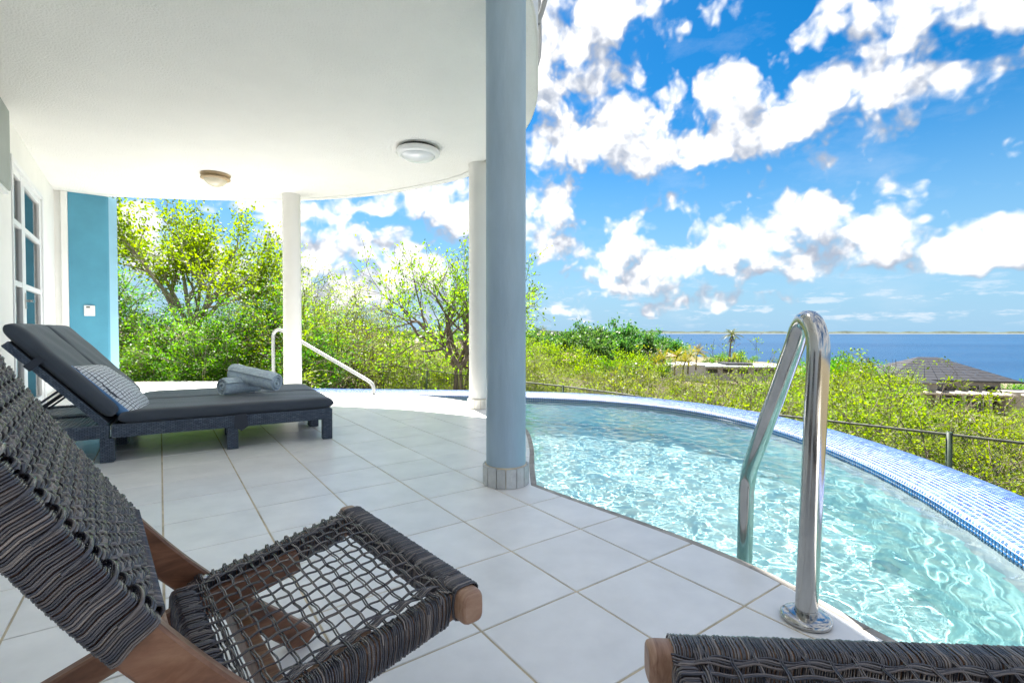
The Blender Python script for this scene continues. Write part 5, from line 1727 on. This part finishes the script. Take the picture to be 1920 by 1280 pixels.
# belt just outside the fence, then the slope, ever wider apart
for (y0, y1, nmax, gap, smin, smax) in [(0, 0, 60, .95, .8, 1.1), (6, 13, 48, 1.55, .8, 1.2), (13, 24, 60, 2.5, 1.1, 1.7), (24, 48, 70, 4.0, 1.4, 2.3)]:
    tries = 0; got = 0
    while got < nmax and tries < 4000:
        tries += 1
        if y1 == 0:
            t = sr.uniform(-.5, fl); o = sr.uniform(.55, 2.6); x = FA[0] + fd[0] * t - fd[1] * o * -1 * -1; y = FA[1] + fd[1] * t + fd[0] * o
            x = FA[0] + fd[0] * t + (-fd[1]) * o; y = FA[1] + fd[1] * t + fd[0] * o
        else:
            y = sr.uniform(y0, y1); x = sr.uniform(-.47 * y, 1.12 * y)
            side = (x - FA[0]) * (-fd[1]) + (y - FA[1]) * fd[0]
            if side < 2.2 and x > FA[0] - 1: continue
            if x < -2.9 and y < 13.5: continue
        X = 960 + x / y * FPX
        if not far_enough(x, y, gap): continue
        if math.hypot(x + 1.08, y - 9.3) < .9: continue
        placed.append((x, y)); got += 1
        s = sr.uniform(smin, smax)
        line = 640 if X < 1010 else (684 if X < 1245 else (704 if X < 1480 else (694 if X < 1680 else 775)))
        top = EYE - (line - 622) / FPX * y if X > 700 else EYE + .5
        k = sr.choices(range(4), (3, 3, 4, 2))[0]
        maxs = max(.45, (top - ground_z(x, y) + .1) / forms[k][3])
        if X > 700: s = min(s, maxs * sr.uniform(.75, 1.05))
        put_scrub(k, x, y, s)
# bushes left of the umbrella tree that stand up against the sky, sized by where their tops show
for (X, d, topY, k) in [(590, 12.6, 566, 3), (640, 12.8, 558, 3), (692, 12.6, 578, 3), (725, 13.2, 606, 3), (615, 15, 600, 1), (668, 15.5, 604, 0), (755, 13.5, 634, 2), (800, 12.4, 645, 2)]:
    x, y, z = gp(X, d); put_scrub(k, x, y, (EYE - (topY - 622.5) / FPX * d - z + .1) / forms[k][3], sz=(EYE - (topY - 622.5) / FPX * d - z + .1) / forms[k][3])
# undergrowth: a low mat of dry twigs and leaf bits under the bushes
rg = np.random.default_rng(8)
n = 20000
dd = 5 + 42 * rg.random(n) ** 1.5; xx = (rg.uniform(-.62, 1.15, n)) * dd
keep = ((xx - FA[0]) * (-fd[1]) + (dd - FA[1]) * fd[0] > -.1) | ((xx < -3.4) & (dd > 8.2))
xx, dd = xx[keep], dd[keep]
zz = np.array([ground_z(a, b) for a, b in zip(xx, dd)]) + rg.random(len(xx)) ** 2 * .35
C = np.stack([xx, dd, zz], 1)
mb = quads(rg, C, rg.normal(0, 1, C.shape), .10, .22, .5)
mb.F = [(f, 0, False) for f, a, b in mb.F]
h2 = len(C) // 3
mb.F = [(mb.F[0][0][:h2], 1, False), (mb.F[0][0][h2:], 0, False)]
tag(obj('undergrowth', mb, [M['leaf_olive'], M['twig']], kind='stuff'), 'dry low undergrowth covering the slope', kind='stuff')
# dry weeds along the foot of the pool wall
# one drooping yellow branch by the right end of the rim
T = Plant(91)
for j in range(6):
    T.branch((0, 0, 0), (T.r.uniform(-.9, .9), T.r.uniform(-.5, .2), .55), .75, .009, 0, 1, spread=.5, kids=3, bend=.25, up=-.5, shrink=.5, leafy_from=0)
x, y, z = gp(1745, 4.6)
plant('drooping_shrub', 'low yellow shrub with drooping branches at the fence foot beside the rim', 'shrub', T.wood(), 'twig', T.sprays(2, 6, .12, .028, .5, .4), 'leaf_yellow', (at_z(1745, 860, -.35).x * 1.0, at_z(1745, 860, -.35).y, -.72), 0, None, 'stems', 'foliage')
# two thin crowns that cross the sea line and the bright tree at the right
for (X, d, sd, Y, lab, cap) in [(1425, 12.5, 61, 636, 'thin sparse bush crossing the sea line left of the grab rail', 1700), (1475, 14.5, 62, 648, 'thin sparse bush seen through the grab rail', 1900)]:
    wd, lv = scrub(sd, 2.2, .7, 6, cap, 1.3, .05, 12)
    x, y, z = gp(X, d); t = plant('thin_bush', lab, 'bush', wd, 'bark', lv, 'leaf_yellow', (x, y, z - .15), 0, None, 'stems', 'foliage')
    h = float(np.quantile(np.concatenate(lv.V)[:, 2], .99)); t.scale = (1.0, 1.0, top_h(X, d, Y) / h)
for (X, d, sd, Y, W, lab, cap) in [(1665, 7.8, 71, 700, 1.25, 'wide bright yellow green bush beyond the fence below the dark roof', 12000), (1610, 10.5, 72, 694, 1.1, 'bright bush behind the grab rail beside the dark roofs', 10000), (1850, 6.9, 73, 765, 1.4, 'bright spreading bush at the right end of the fence', 8000), (1560, 8.2, 74, 722, 1.2, 'bright low bush just right of the grab rail beyond the fence', 8000), (1765, 8.8, 75, 738, 1.2, 'bright bush below the left half of the villa', 8000)]:
    wd, lv = scrub(sd, 2.0, W, 10, cap, 1.25, .046, 24)
    h = float(np.quantile(np.concatenate(lv.V)[:, 2], .985)); k_ = top_h(X, d, Y) / h
    x, y, z = gp(X, d); t = plant('bright_bush', lab, 'bush', wd, 'bark', lv, 'leaf_yellow', (x, y, z - .15), 0, None, 'stems', 'foliage'); t.scale = (max(k_, .6), max(k_, .6), k_)


# ---- farther trees
def dense(seed, H, W, cap=5200, size=.30):
    T = Plant(seed)
    for j in range(9):
        an = j * .75 + T.r.uniform(-.3, .3); tilt = T.r.uniform(.2, 1.1)
        T.branch((0, 0, 0), (math.cos(an) * tilt * W, math.sin(an) * tilt * W, 1), H * .55, .10, 0, 3, spread=.7, kids=3.4, bend=.3, up=.08, shrink=.62, nseg=4, leafy_from=2)
    return T.wood(.012), T.leaves(4, size, .22, .55, upbias=.6, cap=cap)


dA = dense(101, 5.5, 1.1, 9000, .34); dB = dense(103, 4.6, 1.4, 9000, .34); dC = dense(107, 5.0, 1.2, 4200, .26)
DM = [(dA[0].mesh('trunk', M['bark']), dA[1].mesh('crown', M['leaf_dark'])), (dB[0].mesh('trunk', M['bark']), dB[1].mesh('crown', M['leaf_dark'])), (dC[0].mesh('trunk', M['bark']), dC[1].mesh('crown', M['leaf_lush'])), (dB[0].mesh('trunk', M['bark']), dC[1].mesh('crown', M['leaf_yellow']))]


def far_tree(k, X, topY, d, s, label, group=None, wide=1.0):
    x = (X - 960) / FPX * d; top = EYE - (topY - 622.5) / FPX * d
    H = (5.0, 4.3, 4.6, 4.3)[k] * s
    t = thing('dense_tree', label, 'tree', (x, d, top - H), sr.uniform(0, 6.28), group)
    t.scale = (s * wide, s * wide, s)
    obj('trunk', DM[k][0], None, t); obj('crown', DM[k][1], None, t)


DG = 'deep green trees between the houses'
ORD = ['first', 'second', 'third', 'fourth', 'fifth', 'sixth', 'seventh']
for i, (k, X, Y, d, s) in enumerate([(0, 1010, 634, 70, .9), (1, 1040, 632, 74, 1.1), (0, 1075, 628, 72, 1.15), (1, 1105, 627, 70, 1.2), (0, 1138, 627, 70, 1.25), (1, 1168, 628, 72, 1.2), (0, 1190, 634, 72, 1.0)]):
    far_tree(k, X, Y, d, s, 'deep green tree in the back row of the clump, %s from the near column' % ORD[i], DG)
for i, (k, X, Y, d, s) in enumerate([(1, 1060, 640, 66, 1.0), (0, 1120, 640, 64, 1.05), (1, 1165, 642, 64, 1.05)]):
    far_tree(k, X, Y, d, s, 'deep green tree in the front row of the clump, %s from the near column' % ORD[i], DG)
for (k, X, Y, d, s) in [(2, 1215, 634, 100, 1.25), (0, 1240, 637, 100, 1.2), (2, 1262, 644, 98, 1.1)]:
    far_tree(k, X, Y, d, s, 'green tree rising behind the salmon roofed house', 'trees behind the salmon roof')
for (k, X, Y, d, s) in [(3, 1000, 648, 52, .8), (3, 1035, 652, 50, .8), (3, 1085, 668, 46, .7), (2, 1140, 676, 44, .7), (3, 1190, 678, 50, .7), (2, 1225, 672, 60, .8), (3, 1170, 664, 54, .7)]:
    far_tree(k, X, Y, d, s, 'yellow green bushy tree in front of the deep green clump', 'yellow green trees before the clump')
far_tree(2, 1385, 660, 95, .8, 'round green tree at the foot of the lone palm')
far_tree(2, 1350, 664, 92, .75, 'small green tree between the white house and the sea', None)
for (X, Y, d, s) in [(1575, 672, 56, 1.1), (1600, 676, 54, 1.0), (1555, 680, 50, .9)]:
    far_tree(2, X, Y, d, s, 'green tree beside the small dark roof near the sea', 'green trees by the small dark roof')
far_tree(2, 1912, 718, 66, .8, 'green tree at the right end of the dark roofed house')
# far wood behind the left scrub: a low dark mass on the skyline
rg2 = np.random.default_rng(5); n = 9000
d_ = rg2.uniform(150, 420, n); X_ = rg2.uniform(120, 1005, n); x_ = (X_ - 960) / FPX * d_
top_ = EYE - (2.0 + rg2.random(n) ** .7 * 12) / FPX * d_
C = np.stack([x_, d_, top_], 1)
mb = quads(rg2, C, rg2.normal(0, 1, C.shape), 3.4, .6, .5)
tag(obj('far_wood', mb, M['leaf_dark'], kind='stuff'), 'low dark wood along the skyline left of the sea', kind='stuff')


def palm(name, label, X, topY, baseY, d, R, seed, mat_='frond', nf=26, group=None, trunk_r=.16):
    r = np.random.default_rng(seed)
    x = (X - 960) / FPX * d; top = EYE - (topY - 622.5) / FPX * d; base = EYE - (baseY - 622.5) / FPX * d
    t = thing(name, label, 'palm', (x, d, base), 0, group)
    hub = top - base
    P = np.array([[.0, 0, -1.5], [.05 * R, 0, hub * .3], [.12 * R, 0, hub * .7], [.18 * R, 0, hub]])
    P = smooth_line(P.tolist(), 12)[0]
    m = MB(); m.cords(P, np.linspace(trunk_r * 1.2, trunk_r * .8, 13)[None], 8); obj('trunk', m, M['bark'], t, local=True)
    c0_ = P[-1]
    for grp, (e0, e1, cnt, nm, mm) in enumerate(((-.1, 1.2, nf, 'crown', mat_), (-1.35, -.7, nf // 2, 'dry_skirt', 'twig'))):
        if grp and mat_ == 'frond_gold': continue
        m = MB()
        for k in range(cnt):
            an = k * 2.4 + r.uniform(-.3, .3); el = r.uniform(e0, e1); L_ = R * r.uniform(.8, 1.1) * (1 if grp == 0 else .7)
            q = np.linspace(0, 1, 9); dx = np.cos(an) * math.cos(el); dy = np.sin(an) * math.cos(el)
            line = np.stack([c0_[0] + dx * q * L_, c0_[1] + dy * q * L_, c0_[2] + math.sin(el) * q * L_ - .55 * L_ * q ** 2 * math.cos(el)], 1)
            side = np.array([-math.sin(an), math.cos(an), 0])
            wv = .17 * L_ * np.sin(np.clip(q * 1.05 + .08, 0, 1) * math.pi) ** .7
            for sg in (-1, 1):
                V = []
                for i in range(8):
                    for f in (0.0, .45):
                        a = line[i] * (1 - f) + line[i + 1] * f; b = a + (line[i + 1] - line[i]) * .38
                        tip = a + side * sg * wv[i] + (line[i + 1] - line[i]) * .9 - np.array([0, 0, .35 * wv[i]])
                        V.append((a, b, tip))
                base_i = np.arange(len(V) * 3).reshape(-1, 3)
                m.add(np.array(V).reshape(-1, 3), base_i, 0, False)
        obj(nm, m, M[mm], t, local=True)
    return t


palm('fan_palm', 'lone tall palm standing against the sea', 1368, 627, 668, 90, 2.3, 3)
PG = 'yellow palms by the salmon roofed house'
for i, (X, Y, d, R) in enumerate([(1240, 668, 62, 1.7), (1265, 664, 64, 1.8), (1290, 662, 66, 1.9), (1305, 656, 70, 1.7), (1225, 676, 58, 1.6), (1280, 674, 58, 1.8)]):
    palm('garden_palm', 'yellow green garden palm in the group before the salmon roof', X, Y + 4, Y + 18, d, R * 1.15, 40 + i, 'frond_gold', 26, PG, .10)
palm('fan_palm', 'small palm on the skyline left of the deep green clump', 1016, 622, 640, 80, 1.5, 9, 'frond', 22)
palm('garden_palm', 'golden palm leaning over the flat white house', 1372, 672, 690, 84, 1.7, 13, 'frond_gold', 20, None, .12)

# ------------------------------------------------------------------ houses on the slope
def hip_roof(mb, cx, cy, L_, W_, ridge, z0, z1, rz, mat=0, courses=9, over=.0):
    """hipped roof laid in overlapping courses"""
    c, s = math.cos(rz), math.sin(rz)
    def w(x, y, z): return (cx + c * x - s * y, cy + s * x + c * y, z)
    for k in range(courses):
        f0, f1 = k / courses, (k + 1) / courses
        def rect(f, lift):
            a = L_ / 2 * (1 - f) + ridge / 2 * f; b = W_ / 2 * (1 - f) + .02 * f; z = z0 + (z1 - z0) * f + lift
            return [w(-a, -b, z), w(a, -b, z), w(a, b, z), w(-a, b, z)]
        A = rect(f0, .025); B = rect(f1, 0.0); 
        for i in range(4):
            j = (i + 1) % 4
            n = 10
            for q in range(n):
                t0, t1 = q / n, (q + 1) / n - .004
                P0 = np.array(A[i]) * (1 - t0) + np.array(A[j]) * t0; P1 = np.array(A[i]) * (1 - t1) + np.array(A[j]) * t1
                Q0 = np.array(B[i]) * (1 - t0) + np.array(B[j]) * t0; Q1 = np.array(B[i]) * (1 - t1) + np.array(B[j]) * t1
                mb.add([P0, P1, Q1, Q0], [(0, 1, 2, 3)], mat)
    A = [w(-L_ / 2, -W_ / 2, z0), w(L_ / 2, -W_ / 2, z0), w(L_ / 2, W_ / 2, z0), w(-L_ / 2, W_ / 2, z0)]
    mb.add(A, [(3, 2, 1, 0)], mat)


def rbox(mb, cx, cy, rz, x0, x1, y0, y1, z0, z1, mat=0):
    c, s = math.cos(rz), math.sin(rz); xc, yc = (x0 + x1) / 2, (y0 + y1) / 2
    mb.frame_box((cx + c * xc - s * yc, cy + s * xc + c * yc, (z0 + z1) / 2), (c * (x1 - x0) / 2, s * (x1 - x0) / 2, 0), (-s * (y1 - y0) / 2, c * (y1 - y0) / 2, 0), (0, 0, (z1 - z0) / 2), mat)


def window(t, cx, cy, rz, x, y, z0, z1, w_, frame='housewhite'):
    m = MB(); rbox(m, cx, cy, rz, x - w_ / 2 - .08, x + w_ / 2 + .08, y - .07, y - .001, z0 - .08, z1 + .08); f = obj('window', m, M[frame], t)
    m = MB(); rbox(m, cx, cy, rz, x - w_ / 2, x + w_ / 2, y - .09, y - .072, z0, z1); obj('pane', m, M['dark'], f)


# the dark roofed villa
D = 62.0
def hz(Y, d=D): return EYE - (Y - 622.5) / FPX * d
def hx(X, d=D): return (X - 960) / FPX * d
cx, cy, rz = hx(1803), D + 5, -.30
ez_, rz_ = hz(712), hz(676)
v = thing('villa', 'large villa with a charcoal hipped roof above the sea', 'house', (cx, cy, ez_ - 4))
m = MB(); rbox(m, cx, cy, rz, -6.6, 5.6, -4.6, 4.6, ez_ - 4.5, ez_ - .05); obj('wall', m, M['housewall'], v)
m = MB(); hip_roof(m, cx, cy, 14.0, 12.0, 2.2, ez_, rz_ + .2, rz); obj('roof', m, M['roofdark'], v)
m = MB(); rbox(m, cx, cy, rz, -7.4, 7.4, -5.9, -5.75, ez_ - .22, ez_ - .01); obj('gutter', m, M['dark'], v)
for x in (-4.6, -2.2, .4, 2.9, 4.6): window(v, cx, cy, rz, x, -4.6, ez_ - 2.0, ez_ - .7, 1.3 if x < 2 else 1.0)
m = MB(); rbox(m, cx, cy, rz, -5.5, 5.9, -8.3, -4.75, ez_ - 1.6, ez_ - 1.38); obj('terrace_roof', m, M['pergola'], v)
for k in range(9):
    m = MB(); rbox(m, cx, cy, rz, -5.3 + k * 1.35, -5.1 + k * 1.35, -9.3, -4.8, ez_ - 1.37, ez_ - 1.2); obj('pergola_beam', m, M['pergola'], v)
for k in range(5):
    m = MB(); rbox(m, cx, cy, rz, -5.2 + k * 2.6, -4.8 + k * 2.6, -8.2, -7.8, ez_ - 4.5, ez_ - 1.61); obj('pillar', m, M['housewall'], v)
m = MB(); P = [(cx + math.cos(rz) * x - math.sin(rz) * y, cy + math.sin(rz) * x + math.cos(rz) * y) for x, y in [(6.2 + 1.9 * math.cos(a), -6.6 + 1.9 * math.sin(a)) for a in np.linspace(0, 2 * math.pi, 28, endpoint=False)]]
m.prism(P, ez_ - 4.5, ez_ - 1.0, 0, True); obj('round_bay', m, M['housewall'], v)
for x in (-1.5, 1.4): window(v, cx, cy, rz, x, -8.31, ez_ - 3.3, ez_ - 2.0, 1.1)
# its small neighbour
cx, cy = hx(1654), D + 6
s_ = thing('pavilion', 'small pavilion with a charcoal pyramid roof left of the large villa', 'house', (cx, cy, hz(705) - 3))
m = MB(); rbox(m, cx, cy, rz, -1.7, 1.7, -1.7, 1.7, hz(705) - 3, hz(706)); obj('wall', m, M['housewall'], s_)
m = MB(); hip_roof(m, cx, cy, 4.4, 4.4, .05, hz(705), hz(683), rz, 0, 6); obj('roof', m, M['roofdark'], s_)
cx, cy = hx(1716), D + 1.5
s_ = thing('annexe', 'low annexe with a lean charcoal roof at the left end of the villa', 'house', (cx, cy, hz(722) - 3))
m = MB(); rbox(m, cx, cy, rz, -2.6, 2.6, -2, 2, hz(722) - 3, hz(717)); obj('wall', m, M['housewall'], s_)
m = MB(); hip_roof(m, cx, cy, 6.4, 5.4, 2.0, hz(716), hz(706), rz, 0, 5); obj('roof', m, M['roofdark'], s_)
window(s_, cx, cy, rz, -.9, -2, hz(735), hz(724), .9); window(s_, cx, cy, rz, 1.0, -2, hz(735), hz(724), .9)
# flat white house
D2 = 78.0; cx, cy, rz = hx(1345, D2), D2 + 4, -.12
f_ = thing('flat_house', 'long flat roofed white house among the scrub before the palm', 'house', (cx, cy, hz(705, D2)))
m = MB(); rbox(m, cx, cy, rz, hx(1268, D2) - cx, hx(1330, D2) - cx, -4, 4, hz(715, D2), hz(684, D2)); rbox(m, cx, cy, rz, hx(1330, D2) - cx + .01, hx(1480, D2) - cx, -3.2, 4, hz(715, D2), hz(689, D2)); obj('wall', m, M['housewhite'], f_)
m = MB(); rbox(m, cx, cy, rz, hx(1328, D2) - cx + .02, hx(1486, D2) - cx, -4.4, 4.2, hz(689, D2) + .01, hz(686.5, D2)); obj('roof_slab', m, M['greypanel'], f_)
m = MB(); rbox(m, cx, cy, rz, hx(1243, D2) - cx, hx(1268, D2) - cx - .01, -3.5, 3, hz(687.5, D2), hz(685.5, D2)); obj('canopy', m, M['pergola'], f_)
for X in (1345, 1372, 1400, 1428, 1455): window(f_, cx, cy, rz, hx(X, D2) - cx, -3.2, hz(700, D2), hz(692.5, D2), 1.5)
m = MB(); rbox(m, cx, cy, rz, hx(1375, D2) - cx, hx(1425, D2) - cx, -1.5, 3, hz(686.4, D2) + .01, hz(683, D2)); obj('solar_panel', m, M['roofdark'], f_)
# salmon roofs
for (X, Y0, Y1, d, L_, W_, lab) in [(1228, 652, 668, 84, 7.0, 7.0, 'house with a salmon tiled roof between the green trees'), (1012, 664, 681, 60, 7, 6, 'salmon tiled roof in the scrub beside the near column'), (1072, 663, 679, 60, 5.5, 5, 'small salmon tiled roof below the deep green clump')]:
    cx, cy = hx(X, d), d + 3
    h_t = thing('tiled_house', lab, 'house', (cx, cy, hz(Y1, d) - 3))
    m = MB(); rbox(m, cx, cy, .2, -L_ / 2 + .5, L_ / 2 - .5, -W_ / 2 + .5, W_ / 2 - .5, hz(Y1, d) - 3, hz(Y1, d)); obj('wall', m, M['housewall'], h_t)
    m = MB(); hip_roof(m, cx, cy, L_, W_, 1.6, hz(Y1, d), hz(Y0, d), .2, 0, 7); obj('roof', m, M['roofpink'], h_t)
    window(h_t, cx, cy, .2, 0, -W_ / 2 + .5, hz(Y1, d) - 1.8, hz(Y1, d) - .6, 1.2)
# far white buildings on the headland
for i, (X, Y, w_, h2_) in enumerate([(1002, 628, 9, 4), (1024, 629, 7, 3.4), (1046, 628.5, 12, 4.2), (1070, 630, 8, 3)]):
    d = 620; cx, cy = hx(X, d), d + i * 9
    t = thing('far_house', ['tiny white house on the headland by the column', 'low cream building, second along the headland from the column', 'long white building on the headland left of the clump', 'small white house where the headland meets the sea'][i], 'house', (cx, cy, hz(Y, d) - h2_))
    m = MB(); rbox(m, cx, cy, .1, -w_, w_, -4, 4, hz(Y, d) - h2_ * 2, hz(Y, d)); obj('wall', m, M['housewhite'] if i != 1 else M['housewall'], t)
    m = MB(); hip_roof(m, cx, cy, w_ * 2.15, 9, w_, hz(Y, d), hz(Y - 2, d), .1, 0, 2); obj('roof', m, M['roofpink'], t)
